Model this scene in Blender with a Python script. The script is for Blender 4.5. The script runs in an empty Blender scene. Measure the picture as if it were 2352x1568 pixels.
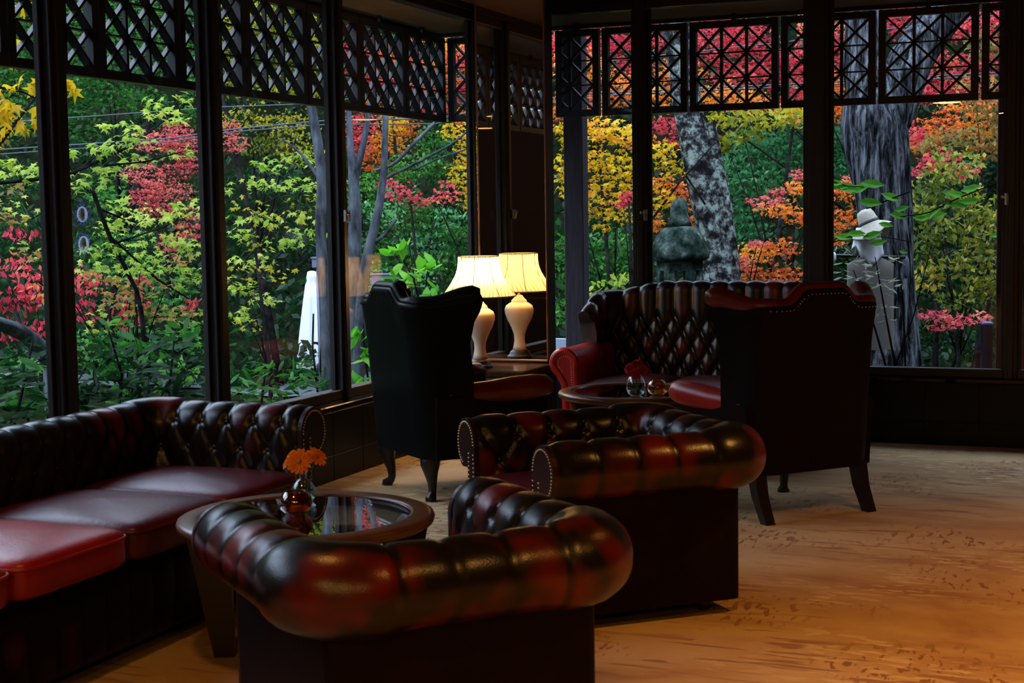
import bpy, math, random
import numpy as np
from mathutils import Vector, Matrix

rng = np.random.default_rng(7)
random.seed(7)
C = bpy.context.scene.collection
SC = bpy.context.scene
PI = math.pi

# ---------------------------------------------------------------- camera
CAMH = 1.40
FPX = 3436.75                                   # focal length in pixels of the 2352 px wide frame
PITCH, ROLL, YAW = math.radians(4.7506), math.radians(-0.8731), math.radians(-22.0284)
_fw = np.array([math.sin(YAW)*math.cos(PITCH), math.cos(YAW)*math.cos(PITCH), -math.sin(PITCH)])
_r = np.array([math.cos(YAW), -math.sin(YAW), 0.0]); _u = np.cross(_r, _fw)
_R = math.cos(ROLL)*_r + math.sin(ROLL)*_u
_U = -math.sin(ROLL)*_r + math.cos(ROLL)*_u
cd = bpy.data.cameras.new('camera'); cam = bpy.data.objects.new('camera', cd); C.objects.link(cam)
cam.matrix_world = Matrix(((_R[0], _U[0], -_fw[0], 0), (_R[1], _U[1], -_fw[1], 0), (_R[2], _U[2], -_fw[2], CAMH), (0, 0, 0, 1)))
cd.sensor_fit = 'HORIZONTAL'; cd.sensor_width = 36.0; cd.lens = FPX/2352*36
cd.clip_start = 0.05; cd.clip_end = 300
cd.dof.use_dof = True; cd.dof.focus_distance = 10.5; cd.dof.aperture_fstop = 8.5
SC.camera = cam
SC.view_settings.view_transform = 'Standard'; SC.view_settings.look = 'None'
SC.view_settings.gamma = 1.0; SC.view_settings.use_curve_mapping = False
SC.view_settings.exposure = 0.0

# ---------------------------------------------------------------- sky and lights
W = bpy.data.worlds.new('overcast_sky'); SC.world = W; W.use_nodes = True
_bg = W.node_tree.nodes['Background']
_bg.inputs['Color'].default_value = (0.60, 0.75, 1.0, 1); _bg.inputs['Strength'].default_value = 5.6

def light(name, kind, loc, energy, color, target=None, **kw):
    d = bpy.data.lights.new(name, kind); d.energy = energy; d.color = color
    for k, v in kw.items(): setattr(d, k, v)
    o = bpy.data.objects.new(name, d); C.objects.link(o); o.location = loc
    if target is not None:
        o.rotation_euler = (Vector(target)-Vector(loc)).to_track_quat('-Z', 'Y').to_euler()
    return o
WARM = (1.0, 0.44, 0.09)
DOWN = [(0.5, 2.6, 85), (1.3, 3.5, 150), (0.4, 5.2, 115), (2.2, 6.4, 105), (-2.3, 2.9, 34)]
PANELS = [(-2.0, -1.0, 15), (-0.4, -1.4, 18), (1.4, -1.0, 15), (-1.4, -3.6, 18), (0.8, -3.8, 18)]     # round ceiling lamps in the back of the room
for x, y, e in DOWN:
    light('downlight_lamp', 'SPOT', (x, y, 2.74), e, WARM, (x, y, 0), spot_size=math.radians(105), spot_blend=0.6, shadow_soft_size=0.10)
for x, y, e in PANELS:
    light('ceiling_lamp', 'AREA', (x, y, 2.74), e*1.8, (1.0, .54, .14), (x, y, 0), shape='DISK', size=0.34)
SC.cycles.use_denoising = True
SC.cycles.max_bounces = 10; SC.cycles.transparent_max_bounces = 24
SC.cycles.sample_clamp_indirect = 6.0

def ray(px, py):
    return _fw + (px-1176)/FPX*_R - (py-784)/FPX*_U
def at(px, py, dist):                            # a point at a given distance along a line of sight: used to place things outdoors
    return np.array([0, 0, CAMH]) + dist*ray(px, py)
def onp(px, py, ax, v):
    d = ray(px, py); i = 'XYZ'.index(ax); o = np.array([0, 0, CAMH]); return o + (v-o[i])/d[i]*d

# ---------------------------------------------------------------- helpers
def tag(o, label=None, cat=None, group=None, kind=None):
    if label: o['label'] = label
    if cat: o['category'] = cat
    if group: o['group'] = group
    if kind: o['kind'] = kind
    return o
def thing(name, label, cat, loc=(0, 0, 0), rotz=0, group=None):
    o = bpy.data.objects.new(name, None); C.objects.link(o)
    o.location = loc; o.rotation_euler = (0, 0, rotz); o.empty_display_size = 0.1
    return tag(o, label, cat, group)
def copy_tree(o, parent=None):
    c = o.copy(); C.objects.link(c)
    if parent is not None: c.parent = parent
    for ch in list(o.children): copy_tree(ch, c)
    return c
def link(name, me, mat, parent=None):
    o = bpy.data.objects.new(name, me); C.objects.link(o)
    if mat is not None and not me.materials: me.materials.append(mat)
    if parent is not None: o.parent = parent
    return o
def inst(name, src, parent=None, loc=(0, 0, 0), rot=(0, 0, 0), scale=(1, 1, 1)):
    o = bpy.data.objects.new(name, src); C.objects.link(o); o.parent = parent
    o.location = loc; o.rotation_euler = rot; o.scale = scale
    return o

class MB:
    def __init__(s): s.v = []; s.f = []; s.n = 0
    def add(s, V, F):
        V = np.asarray(V, float).reshape(-1, 3)
        s.v.append(V); s.f += [tuple(int(i)+s.n for i in f) for f in F]; s.n += len(V); return s
    def box(s, lo, hi, bev=0.0, M=None):
        lo = np.array(lo, float); hi = np.array(hi, float)
        if bev <= 0:
            V = np.array([(x, y, z) for z in (lo[2], hi[2]) for x, y in ((lo[0], lo[1]), (hi[0], lo[1]), (hi[0], hi[1]), (lo[0], hi[1]))])
            F = [(3, 2, 1, 0), (4, 5, 6, 7), (0, 1, 5, 4), (1, 2, 6, 5), (2, 3, 7, 6), (3, 0, 4, 7)]
        else:
            b = min(bev, *(0.49*(hi-lo)))
            V = []; F = []
            def ringpts(x0, y0, x1, y1, z, k):
                return [(x0+k, y0, z), (x1-k, y0, z), (x1, y0+k, z), (x1, y1-k, z), (x1-k, y1, z), (x0+k, y1, z), (x0, y1-k, z), (x0, y0+k, z)]
            for z, ins in ((lo[2], b*.7), (lo[2]+b, 0), (hi[2]-b, 0), (hi[2], b*.7)):
                V += ringpts(lo[0]+ins, lo[1]+ins, hi[0]-ins, hi[1]-ins, z, b)
            for k in range(3):
                for i in range(8):
                    F.append((k*8+i, k*8+(i+1) % 8, (k+1)*8+(i+1) % 8, (k+1)*8+i))
            F.append(tuple(range(7, -1, -1))); F.append(tuple(range(24, 32)))
            V = np.array(V)
        if M is not None: V = np.array([M @ Vector(p) for p in V])
        return s.add(V, F)
    def tube(s, P, rad, n=8, cap=True, flat=1.0):
        P = np.asarray(P, float); k = len(P); rad = np.broadcast_to(np.asarray(rad, float), (k,))
        T = np.gradient(P, axis=0); T /= np.linalg.norm(T, axis=1)[:, None]+1e-12
        ref = np.array([0, 0, 1.0]) if abs(T[0][2]) < 0.9 else np.array([1.0, 0, 0])
        A = np.cross(T[0], ref); A /= np.linalg.norm(A); V = []
        for i in range(k):
            A = A - T[i]*(A@T[i]); A /= np.linalg.norm(A)+1e-12; B = np.cross(T[i], A)
            a = np.arange(n)*2*PI/n
            V.append(P[i]+rad[i]*(np.cos(a)[:, None]*A+flat*np.sin(a)[:, None]*B))
        V = np.concatenate(V)
        F = [(i*n+j, i*n+(j+1) % n, (i+1)*n+(j+1) % n, (i+1)*n+j) for i in range(k-1) for j in range(n)]
        if cap: F += [tuple(range(n-1, -1, -1)), tuple((k-1)*n+j for j in range(n))]
        return s.add(V, F)
    def lathe(s, prof, n=32, c=(0, 0, 0), cap=True):
        a = np.arange(n)*2*PI/n; V = []
        for r, z in prof:
            V.append(np.stack([c[0]+r*np.cos(a), c[1]+r*np.sin(a), np.full(n, c[2]+z)], 1))
        k = len(prof); V = np.concatenate(V)
        F = [(i*n+j, i*n+(j+1) % n, (i+1)*n+(j+1) % n, (i+1)*n+j) for i in range(k-1) for j in range(n)]
        if cap:
            if prof[0][0] > 1e-4: F.append(tuple(range(n-1, -1, -1)))
            if prof[-1][0] > 1e-4: F.append(tuple((k-1)*n+j for j in range(n)))
        return s.add(V, F)
    def prism(s, poly, axis, a, b):              # polygon (2-D) extruded along axis from a to b
        poly = np.asarray(poly, float); n = len(poly)
        def lift(v):
            o = np.zeros((n, 3)); o[:, axis] = v; o[:, [i for i in range(3) if i != axis]] = poly; return o
        V = np.concatenate([lift(a), lift(b)])
        F = [tuple(range(n-1, -1, -1)), tuple(range(n, 2*n))]+[(i, (i+1) % n, n+(i+1) % n, n+i) for i in range(n)]
        return s.add(V, F)
    def grid(s, G, close_u=False):
        G = np.asarray(G, float); a, b = G.shape[:2]
        F = [(i*b+j, ((i+1) % a)*b+j, ((i+1) % a)*b+j+1, i*b+j+1) for i in range(a if close_u else a-1) for j in range(b-1)]
        return s.add(G.reshape(-1, 3), F)
    def mesh(s, name, smooth=False, attr=None):
        me = bpy.data.meshes.new(name); me.from_pydata(np.concatenate(s.v).tolist(), [], s.f); me.update()
        if smooth: me.polygons.foreach_set('use_smooth', [True]*len(me.polygons))
        if attr is not None:
            at_ = me.attributes.new('wear', 'FLOAT', 'POINT'); at_.data.foreach_set('value', np.asarray(attr, 'f'))
        return me
    def build(s, name, mat, parent=None, smooth=False, attr=None):
        me = s.mesh(name, smooth, attr)
        if smooth == 'auto':
            me.polygons.foreach_set('use_smooth', [True]*len(me.polygons))
            me.set_sharp_from_angle(angle=math.radians(38))
        return link(name, me, mat, parent)
def struct(name, mb, mat, parent=None, label=None, smooth=False):
    o = mb.build(name, mat, parent, smooth)
    if parent is None: o['kind'] = 'structure'
    if label: o['label'] = label
    return o

# ---------------------------------------------------------------- materials
def mat(name, color=(.5, .5, .5), rough=.5, **kw):
    m = bpy.data.materials.new(name); m.use_nodes = True; nt = m.node_tree
    b = nt.nodes['Principled BSDF']; b.inputs['Base Color'].default_value = (*color, 1); b.inputs['Roughness'].default_value = rough
    for k, v in kw.items(): b.inputs[k].default_value = v
    return m
def N(m, t, **kw):
    n = m.node_tree.nodes.new(t)
    for k, v in kw.items():
        if k in n.inputs: n.inputs[k].default_value = v
        else: setattr(n, k, v)
    return n
def L(m, a, b): m.node_tree.links.new(a, b)
def ramp(m, fac, stops):
    r = N(m, 'ShaderNodeValToRGB'); e = r.color_ramp.elements
    while len(e) < len(stops): e.new(0.5)
    for el, (p, c) in zip(e, stops): el.position = p; el.color = (*c, 1)
    L(m, fac, r.inputs['Fac']); return r.outputs['Color']
def noise(m, scale, detail=4, rough=.55, coord='Object', stretch=None, dist=0.0):
    tc = N(m, 'ShaderNodeTexCoord'); n = N(m, 'ShaderNodeTexNoise', Scale=scale, Detail=detail, Roughness=rough, Distortion=dist)
    src = tc.outputs[coord]
    if stretch:
        mp = N(m, 'ShaderNodeMapping'); mp.inputs['Scale'].default_value = stretch; L(m, src, mp.inputs['Vector']); src = mp.outputs['Vector']
    L(m, src, n.inputs['Vector']); return n.outputs['Fac']
def bump(m, h, strength=.2, dist=.01):
    b = N(m, 'ShaderNodeBump', Strength=strength, Distance=dist); L(m, h, b.inputs['Height'])
    L(m, b.outputs['Normal'], m.node_tree.nodes['Principled BSDF'].inputs['Normal'])
def base(m, sock): L(m, sock, m.node_tree.nodes['Principled BSDF'].inputs['Base Color'])
def wood(name, c0, c1, rough=.35, sc=6, st=(1, 1, 12)):
    m = mat(name, c0, rough); f = noise(m, sc, 5, .6, stretch=st, dist=.6)
    base(m, ramp(m, f, [(.3, c0), (.7, c1)])); bump(m, f, .12, .004); return m

M = {}
def leather(name, dark, red, rough=.3):
    m = mat(name, red, rough); m.node_tree.nodes['Principled BSDF'].inputs['Specular IOR Level'].default_value = .42
    a = N(m, 'ShaderNodeAttribute', attribute_name='wear'); n1 = noise(m, 4.5, 2, .5); n2 = noise(m, 60, 3)
    mu = N(m, 'ShaderNodeMath', operation='MULTIPLY'); L(m, a.outputs['Fac'], mu.inputs[0])
    mr = N(m, 'ShaderNodeMapRange'); mr.inputs['From Min'].default_value = .46; mr.inputs['From Max'].default_value = .70; L(m, n1, mr.inputs['Value'])
    L(m, mr.outputs['Result'], mu.inputs[1])
    base(m, ramp(m, mu.outputs[0], [(.12, dark), (.75, red)]))
    v = N(m, 'ShaderNodeTexVoronoi', Scale=260); tc = N(m, 'ShaderNodeTexCoord'); L(m, tc.outputs['Object'], v.inputs['Vector'])
    ad = N(m, 'ShaderNodeMath', operation='ADD'); L(m, v.outputs['Distance'], ad.inputs[0]); L(m, n2, ad.inputs[1])
    bump(m, ad.outputs[0], .12, .002)
    return m
M['leather'] = leather('antiqued_oxblood_leather', (.009, .006, .003), (.16, .008, .004), .28)
def plain_leather(name, c0, c1, rough):
    m = mat(name, c0, rough); f = noise(m, 5, 4, .6); base(m, ramp(m, f, [(.35, c0), (.65, c1)]))
    f2 = noise(m, 45, 4, .7); bump(m, f2, .25, .004); return m
M['red_leather'] = plain_leather('red_leather', (.28, .007, .006), (.42, .014, .009), .32)
M['wine_leather'] = plain_leather('wine_leather', (.07, .008, .014), (.12, .012, .018), .34)
M['wine_leather'].node_tree.nodes['Principled BSDF'].inputs['Specular IOR Level'].default_value = .36
M['dark_leather'] = plain_leather('dark_leather', (.005, .002, .002), (.010, .003, .003), .5)
M['dark_leather'].node_tree.nodes['Principled BSDF'].inputs['Specular IOR Level'].default_value = .10
M['rail_leather'] = leather('apron_leather', (.004, .002, .002), (.10, .006, .004), .5); M['rail_leather'].node_tree.nodes['Principled BSDF'].inputs['Specular IOR Level'].default_value = .12
M['arm_front_leather'] = plain_leather('arm_front_leather', (.018, .005, .004), (.04, .008, .005), .36)
M['black_leather'] = plain_leather('black_leather', (.004, .005, .005), (.006, .006, .005), .34)
M['black_leather'].node_tree.nodes['Principled BSDF'].inputs['Specular IOR Level'].default_value = .09
M['maroon_leather'] = plain_leather('maroon_leather', (.12, .010, .005), (.2, .02, .008), .3)
M['dark_wood'] = wood('dark_wood', (.008, .004, .002), (.018, .008, .004), .38)
M['window_wood'] = wood('window_wood', (.004, .003, .002), (.009, .006, .004), .45)
M['brown_wood'] = wood('brown_wood', (.09, .035, .014), (.19, .078, .032), .3, 5, (1, 1, 1))
M['red_wood'] = wood('red_wood', (.09, .025, .01), (.16, .05, .02), .35, 5, (1, 1, 6))
M['table_wood'] = wood('lamp_table_wood', (.035, .016, .007), (.075, .034, .014), .16, 5, (6, 1, 1))
M['ceiling'] = wood('ceiling_wood', (.05, .02, .009), (.075, .03, .012), .6, 3, (1, 10, 1))
M['back_wall'] = wood('panelled_wall_wood', (.03, .012, .005), (.05, .02, .008), .5, 3, (1, 1, 8))
M['tile'] = mat('black_stone_tile', (.006, .006, .006), .4, **{'Specular IOR Level': .2}); _f = noise(M['tile'], 4, 6); base(M['tile'], ramp(M['tile'], _f, [(.35, (.004, .004, .004)), (.7, (.012, .011, .010))]))
M['grout'] = mat('tile_grout', (.05, .035, .02), .8)
M['sill'] = mat('polished_black_sill', (.008, .007, .006), .05)
M['studs'] = mat('brass_studs', (.8, .62, .35), .28, Metallic=1.0)
M['brass'] = mat('brass', (.55, .36, .14), .3, Metallic=1.0)
M['steel'] = mat('latch_metal', (.4, .4, .4), .35, Metallic=1.0)
M['lattice'] = mat('lattice_wood', (.02, .022, .026), .42); _f = noise(M['lattice'], 30, 3); base(M['lattice'], ramp(M['lattice'], _f, [(.3, (.008, .009, .011)), (.7, (.018, .02, .025))]))
M['post'] = mat('weathered_grey_post', (.07, .06, .068), .8); _f = noise(M['post'], 8, 5, .6, stretch=(8, 8, .6)); base(M['post'], ramp(M['post'], _f, [(.3, (.05, .043, .05)), (.7, (.085, .075, .082))]))
M['soffit'] = wood('soffit_boards', (.10, .07, .03), (.15, .1, .045), .7, 3, (1, 8, 1))
def glassmat(name, k=1.0, tint=(1, 1, 1), rough=0.0):
    m = bpy.data.materials.new(name); m.use_nodes = True; nt = m.node_tree; nt.nodes.clear()
    out = N(m, 'ShaderNodeOutputMaterial'); mix = N(m, 'ShaderNodeMixShader'); tr = N(m, 'ShaderNodeBsdfTransparent'); gl = N(m, 'ShaderNodeBsdfGlossy')
    tr.inputs['Color'].default_value = (*tint, 1); gl.inputs['Roughness'].default_value = rough; gl.inputs['Color'].default_value = (1, 1, 1, 1)
    lw = N(m, 'ShaderNodeLayerWeight', Blend=.5); p = N(m, 'ShaderNodeMath', operation='POWER'); p.inputs[1].default_value = 5.0
    ml = N(m, 'ShaderNodeMath', operation='MULTIPLY_ADD'); ml.inputs[1].default_value = .96*k; ml.inputs[2].default_value = .04*k; ml.use_clamp = True
    L(m, lw.outputs['Facing'], p.inputs[0]); L(m, p.outputs[0], ml.inputs[0]); L(m, ml.outputs[0], mix.inputs['Fac'])
    L(m, tr.outputs[0], mix.inputs[1]); L(m, gl.outputs[0], mix.inputs[2]); L(m, mix.outputs[0], out.inputs['Surface'])
    return m
M['pane'] = glassmat('window_glass', .42)
M['glass'] = glassmat('clear_glass', 1.6, (.93, .97, .96))
M['table_glass'] = glassmat('table_glass', 1.4, (.72, .72, .74))
M['amber'] = glassmat('amber_glass', 3.2, (.72, .34, .10), .06)
M['honey'] = glassmat('honey_glass', 3.0, (.95, .66, .28), .05)
M['water'] = glassmat('water', .8, (.8, .92, .85))
M['mirror'] = mat('mirror_silver', (.72, .72, .70), .0, Metallic=1.0)

def leafmat(name, stops, trans=.5, rough=.5):
    m = bpy.data.materials.new(name); m.use_nodes = True; nt = m.node_tree; nt.nodes.clear()
    out = N(m, 'ShaderNodeOutputMaterial'); a = N(m, 'ShaderNodeAttribute', attribute_name='hue')
    col = ramp(m, a.outputs['Fac'], stops)
    d = N(m, 'ShaderNodeBsdfDiffuse'); t = N(m, 'ShaderNodeBsdfTranslucent'); mx = N(m, 'ShaderNodeMixShader'); mx.inputs['Fac'].default_value = trans
    g = N(m, 'ShaderNodeBsdfGlossy'); g.inputs['Roughness'].default_value = .38; g.inputs['Color'].default_value = (1, 1, 1, 1)
    m2 = N(m, 'ShaderNodeMixShader'); m2.inputs['Fac'].default_value = .012
    for s in (d, t): L(m, col, s.inputs['Color'])
    L(m, d.outputs[0], mx.inputs[1]); L(m, t.outputs[0], mx.inputs[2]); L(m, mx.outputs[0], m2.inputs[1]); L(m, g.outputs[0], m2.inputs[2])
    L(m, m2.outputs[0], out.inputs['Surface']); return m
LEAF = {
 'red': leafmat('red_maple_leaves', [(0, (.34, .012, .03)), (.5, (.70, .05, .09)), (.85, (.82, .15, .12)), (1, (.85, .38, .08))]),
 'pink': leafmat('pink_red_leaves', [(0, (.42, .03, .05)), (.5, (.76, .11, .12)), (1, (.85, .3, .2))]),
 'orange': leafmat('orange_maple_leaves', [(0, (.5, .06, .02)), (.4, (.82, .2, .03)), (.8, (.88, .38, .03)), (1, (.86, .52, .05))]),
 'yellow': leafmat('yellow_maple_leaves', [(0, (.3, .22, .008)), (.4, (.66, .44, .012)), (.8, (.8, .54, .02)), (1, (.78, .3, .03))]),
 'ygreen': leafmat('yellow_green_leaves', [(0, (.10, .14, .01)), (.5, (.34, .33, .02)), (1, (.6, .47, .03))]),
 'lime': leafmat('light_green_leaves', [(0, (.14, .28, .02)), (.5, (.36, .50, .06)), (1, (.58, .58, .10))]),
 'green': leafmat('green_leaves', [(0, (.012, .07, .010)), (.6, (.04, .19, .022)), (1, (.14, .36, .05))]),
 'bluegreen': leafmat('ivy_leaves', [(0, (.025, .12, .04)), (.6, (.07, .30, .10)), (1, (.2, .46, .2))]),
 'dark': leafmat('dark_green_leaves', [(0, (.003, .014, .004)), (.6, (.010, .045, .011)), (1, (.04, .13, .03))]),
 'olive': leafmat('olive_leaves', [(0, (.04, .08, .012)), (.45, (.15, .20, .025)), (.8, (.42, .40, .05)), (1, (.6, .42, .06))]),
 'bronze': leafmat('bronze_green_leaves', [(0, (.12, .13, .03)), (.5, (.3, .22, .05)), (1, (.5, .2, .05))]),
 'silver': leafmat('dry_grey_green_leaves', [(0, (.18, .2, .12)), (1, (.5, .52, .38))]),
 'bright': leafmat('bright_green_leaves', [(0, (.05, .26, .012)), (.6, (.12, .46, .02)), (1, (.25, .58, .05))]),
}
M['bark'] = mat('grey_bark', (.2, .2, .22), .9); _f = noise(M['bark'], 9, 9, .72, stretch=(2.4, 2.4, .35), dist=.4); base(M['bark'], ramp(M['bark'], _f, [(.42, (.006, .006, .007)), (.5, (.05, .053, .058)), (.60, (.20, .215, .235)), (.72, (.34, .37, .39))])); bump(M['bark'], _f, .9, .05)
M['lichen_bark'] = mat('lichen_bark', (.2, .2, .22), .9); _f = noise(M['lichen_bark'], 9, 10, .74); base(M['lichen_bark'], ramp(M['lichen_bark'], _f, [(.43, (.010, .009, .010)), (.5, (.05, .046, .046)), (.56, (.2, .25, .215)), (.7, (.38, .47, .41))])); bump(M['lichen_bark'], _f, .8, .04)
M['thin_bark'] = mat('slender_trunk_bark', (.16, .18, .21), .8); _f = noise(M['thin_bark'], 14, 5, .6, stretch=(1, 1, .3)); base(M['thin_bark'], ramp(M['thin_bark'], _f, [(.35, (.025, .027, .03)), (.7, (.13, .145, .165))]))
M['dark_bark'] = mat('dark_bark', (.025, .022, .02), .9); _f = noise(M['dark_bark'], 10, 5); base(M['dark_bark'], ramp(M['dark_bark'], _f, [(.35, (.006, .005, .005)), (.7, (.03, .026, .025))]))
M['stone'] = mat('mossy_granite', (.2, .22, .2), .9); _f = noise(M['stone'], 9, 8, .7); base(M['stone'], ramp(M['stone'], _f, [(.38, (.006, .013, .009)), (.5, (.03, .045, .036)), (.62, (.08, .105, .09)), (.72, (.36, .41, .38))])); bump(M['stone'], _f, .6, .02)
M['soil'] = mat('forest_floor', (.03, .025, .015), 1.0); _f = noise(M['soil'], 2.5, 8, .7); base(M['soil'], ramp(M['soil'], _f, [(.35, (.004, .006, .003)), (.55, (.010, .013, .006)), (.75, (.03, .022, .012))]))
M['road'] = mat('pale_gravel_road', (.38, .4, .44), .9); _f = noise(M['road'], 40, 5); base(M['road'], ramp(M['road'], _f, [(.3, (.05, .055, .062)), (.7, (.12, .128, .143))]))
for _k in ('soil', 'bark', 'lichen_bark', 'thin_bark', 'dark_bark', 'stone', 'road', 'post', 'lattice'):
    M[_k].node_tree.nodes['Principled BSDF'].inputs['Specular IOR Level'].default_value = .0 if _k != 'lattice' else .35
M['white_cloth'] = mat('white_cloth', (.78, .82, .88), .8)
M['grey_paint'] = mat('grey_box_paint', (.13, .13, .19), .5)
M['cable'] = mat('utility_cable_sheath', (.06, .065, .08), .5)

# ================================================================= ROOM
LX, RY = -3.887, 9.19                            # faces of the low walls under the windows
M['carpet'] = mat('hand_painted_carpet', (.5, .34, .2), .95)
def _carpet(m):
    tc = N(m, 'ShaderNodeTexCoord')
    n1 = noise(m, 1.1, 7, .62, stretch=(1.0, 1.9, 1), dist=.5); c1 = ramp(m, n1, [(.32, (.36, .17, .07)), (.45, (.50, .29, .12)), (.62, (.62, .41, .19))])
    # short brushed dashes in two directions, gathered in patches
    def dashes(sx, sy, rot, lo, patch, seed):
        mp = N(m, 'ShaderNodeMapping'); mp.inputs['Scale'].default_value = (sx, sy, 1); mp.inputs['Rotation'].default_value = (0, 0, rot); mp.inputs['Location'].default_value = (seed, seed*2, 0)
        L(m, tc.outputs['Object'], mp.inputs['Vector'])
        w = N(m, 'ShaderNodeTexNoise', Scale=1, Detail=2, Distortion=.4); L(m, mp.outputs['Vector'], w.inputs['Vector'])
        p = N(m, 'ShaderNodeTexNoise', Scale=patch, Detail=2); mp2 = N(m, 'ShaderNodeMapping'); mp2.inputs['Location'].default_value = (seed*3, seed, 0); L(m, tc.outputs['Object'], mp2.inputs['Vector']); L(m, mp2.outputs['Vector'], p.inputs['Vector'])
        a = N(m, 'ShaderNodeMapRange'); a.inputs['From Min'].default_value = lo; a.inputs['From Max'].default_value = lo+.03; L(m, w.outputs['Fac'], a.inputs['Value'])
        b = N(m, 'ShaderNodeMapRange'); b.inputs['From Min'].default_value = .50; b.inputs['From Max'].default_value = .58; L(m, p.outputs['Fac'], b.inputs['Value'])
        k = N(m, 'ShaderNodeMath', operation='MULTIPLY'); L(m, a.outputs[0], k.inputs[0]); L(m, b.outputs[0], k.inputs[1]); return k.outputs[0]
    d1 = dashes(34, 11, .5, .57, 1.0, 3.1); d2 = dashes(9, 30, 1.2, .56, 1.0, 7.7); d3 = dashes(3, 22, .75, .58, .8, 1.4)
    def mixc(a, b, f, s):
        x = N(m, 'ShaderNodeMix', data_type='RGBA'); L(m, f, x.inputs['Factor']); L(m, a, x.inputs[6]); x.inputs[7].default_value = (*b, 1); return x.outputs[2]
    c = mixc(c1, (.30, .13, .055), d1, 1); c = mixc(c, (.68, .48, .25), d2, 1); c = mixc(c, (.36, .185, .095), d3, 1)
    base(m, c); f = noise(m, 350, 2); bump(m, f, .4, .004)
_carpet(M['carpet'])
struct('floor', MB().box((-4.05, -7.2, -.12), (4.2, 9.22, 0)), M['carpet'])
struct('ceiling', MB().box((-4.05, -7.2, 2.80), (4.2, 9.3, 2.95)), M['ceiling'])
struct('wall_back', MB().box((-4.1, -7.35, -.1), (4.3, -7.2, 2.9)), M['back_wall'])
struct('wall_east', MB().box((4.2, -7.3, -.1), (4.35, 9.3, 2.9)), M['back_wall'])
wl = struct('wall_left', MB().box((-4.12, -7.2, -.6), (LX-.006, RY+.1, .375)).box((-4.06, -7.2, 2.76), (-3.96, RY+.1, 2.82)).box((-4.12, -7.2, .375), (-3.98, 1.395, 2.76)), M['window_wood'])
wr = struct('wall_right', MB().box((-4.12, RY+.006, -.6), (4.2, RY+.12, .375)).box((-4.06, RY+.03, 2.76), (4.2, RY+.12, 2.82)), M['window_wood'])
wg = MB().box((LX-.0055, 2.0, 0), (LX-.0045, RY, .372)); wg.build('grout_bed', M['grout'], wl)
wg = MB().box((-3.88, RY+.0045, 0), (3.0, RY+.0055, .372)); wg.build('grout_bed', M['grout'], wr)
def tile_mesh(w, h): return MB().box((-w/2, -.005, -h/2), (w/2, .005, h/2), .002).mesh('tile')
t_lo, t_hi = tile_mesh(.332, .137), tile_mesh(.332, .23)
t_lo.materials.append(M['tile']); t_hi.materials.append(M['tile'])
for k in range(15):
    y = 4.17+.336*k
    if y < 9.1:
        inst('tile', t_lo, wl, (LX-.004, y, .070), (0, 0, PI/2)); inst('tile', t_hi, wl, (LX-.004, y, .257), (0, 0, PI/2))
for k in range(14):
    x = -3.72+.3135*k
    inst('tile', t_lo, wr, (x, RY+.004, .070), scale=(.937, 1, 1)); inst('tile', t_hi, wr, (x, RY+.004, .257), scale=(.937, 1, 1))
struct('trim_1', MB().box((-4.04, 1.40, .3755), (LX, RY-.0, .405), .006), M['sill'])
struct('trim_2', MB().box((LX, RY, .3755), (4.2, RY+.075, .405), .006), M['sill'])

GX, GY = -4.03, 9.27
MULL_L = [(1.40, 1.49), (2.58, 2.67), (3.76, 3.86), (4.945, 5.045), (6.085, 6.185), (7.325, 7.415)]
MULL_R = [(-2.872, -2.788), (-1.775, -1.635), (-.607, -.532), (.52, .62), (1.66, 1.76), (2.8, 2.9)]
def mullion(n, lo, hi, ax):
    (a, b) = (lo, hi)
    if ax == 'Y':
        mb = MB().box((GX-.03, a, .405), (GX+.05, b, 2.76), .004).box((GX+.045, a+.022, .405), (GX+.066, b-.022, 2.76), .004)
    else:
        mb = MB().box((a, GY-.05, .405), (b, GY+.03, 2.76), .004).box((a+.022, GY-.066, .405), (b-.022, GY-.045, 2.76), .004)
    return struct('trim_%d' % n, mb, M['window_wood'])
n = 3; mullL = []; mullR = []
for a, b in MULL_L: mullL.append(mullion(n, a, b, 'Y')); n += 1
for a, b in MULL_R: mullR.append(mullion(n, a, b, 'X')); n += 1
struct('trim_%d' % n, MB().box((-4.045, 9.255, .405), (-4.015, 9.285, 2.76), .004), M['window_wood']); n += 1
# a window per bay: rails, the sliding sash's inner stiles and the pane
def window(i, a, b, ax):
    w = bpy.data.objects.new('window_%d' % i, None); C.objects.link(w); w['kind'] = 'structure'
    def bx(p, q, r, s, z0, z1):                # along-axis p..q, across r..s
        return ((r, p, z0), (s, q, z1)) if ax == 'Y' else ((p, r, z0), (q, s, z1))
    g = GX if ax == 'Y' else GY; sgn = 1 if ax == 'Y' else -1
    r0, r1 = sorted((g-.028*sgn, g+.045*sgn))
    MB().box(*bx(a, b, r0, r1, .4055, .458), .004).build('bottom_rail', M['window_wood'], w)
    MB().box(*bx(a, b, r0, r1, 2.70, 2.7595), .004).build('top_rail', M['dark_wood'], w)
    for p in (a, b-.022):
        MB().box(*bx(p, p+.022, g-.014, g+.014, .458, 2.70), .003).build('sash_stile', M['window_wood'], w)
    MB().box(*bx(a+.02, b-.02, g-.003, g+.003, .459, 2.70)).build('pane', M['pane'], w)
    return w
i = 1
for (a, b) in zip([1.49, 2.67, 3.86, 5.045, 6.185, 7.415], [2.58, 3.76, 4.945, 6.085, 7.325, 9.253]):
    window(i, a, b, 'Y'); i += 1
for (a, b) in zip([-4.013, -2.788, -1.635, -.532, .62, 1.76, 2.9], [-2.872, -1.775, -.607, .52, 1.66, 2.8, 4.2]):
    window(i, a, b, 'X'); i += 1
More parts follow.
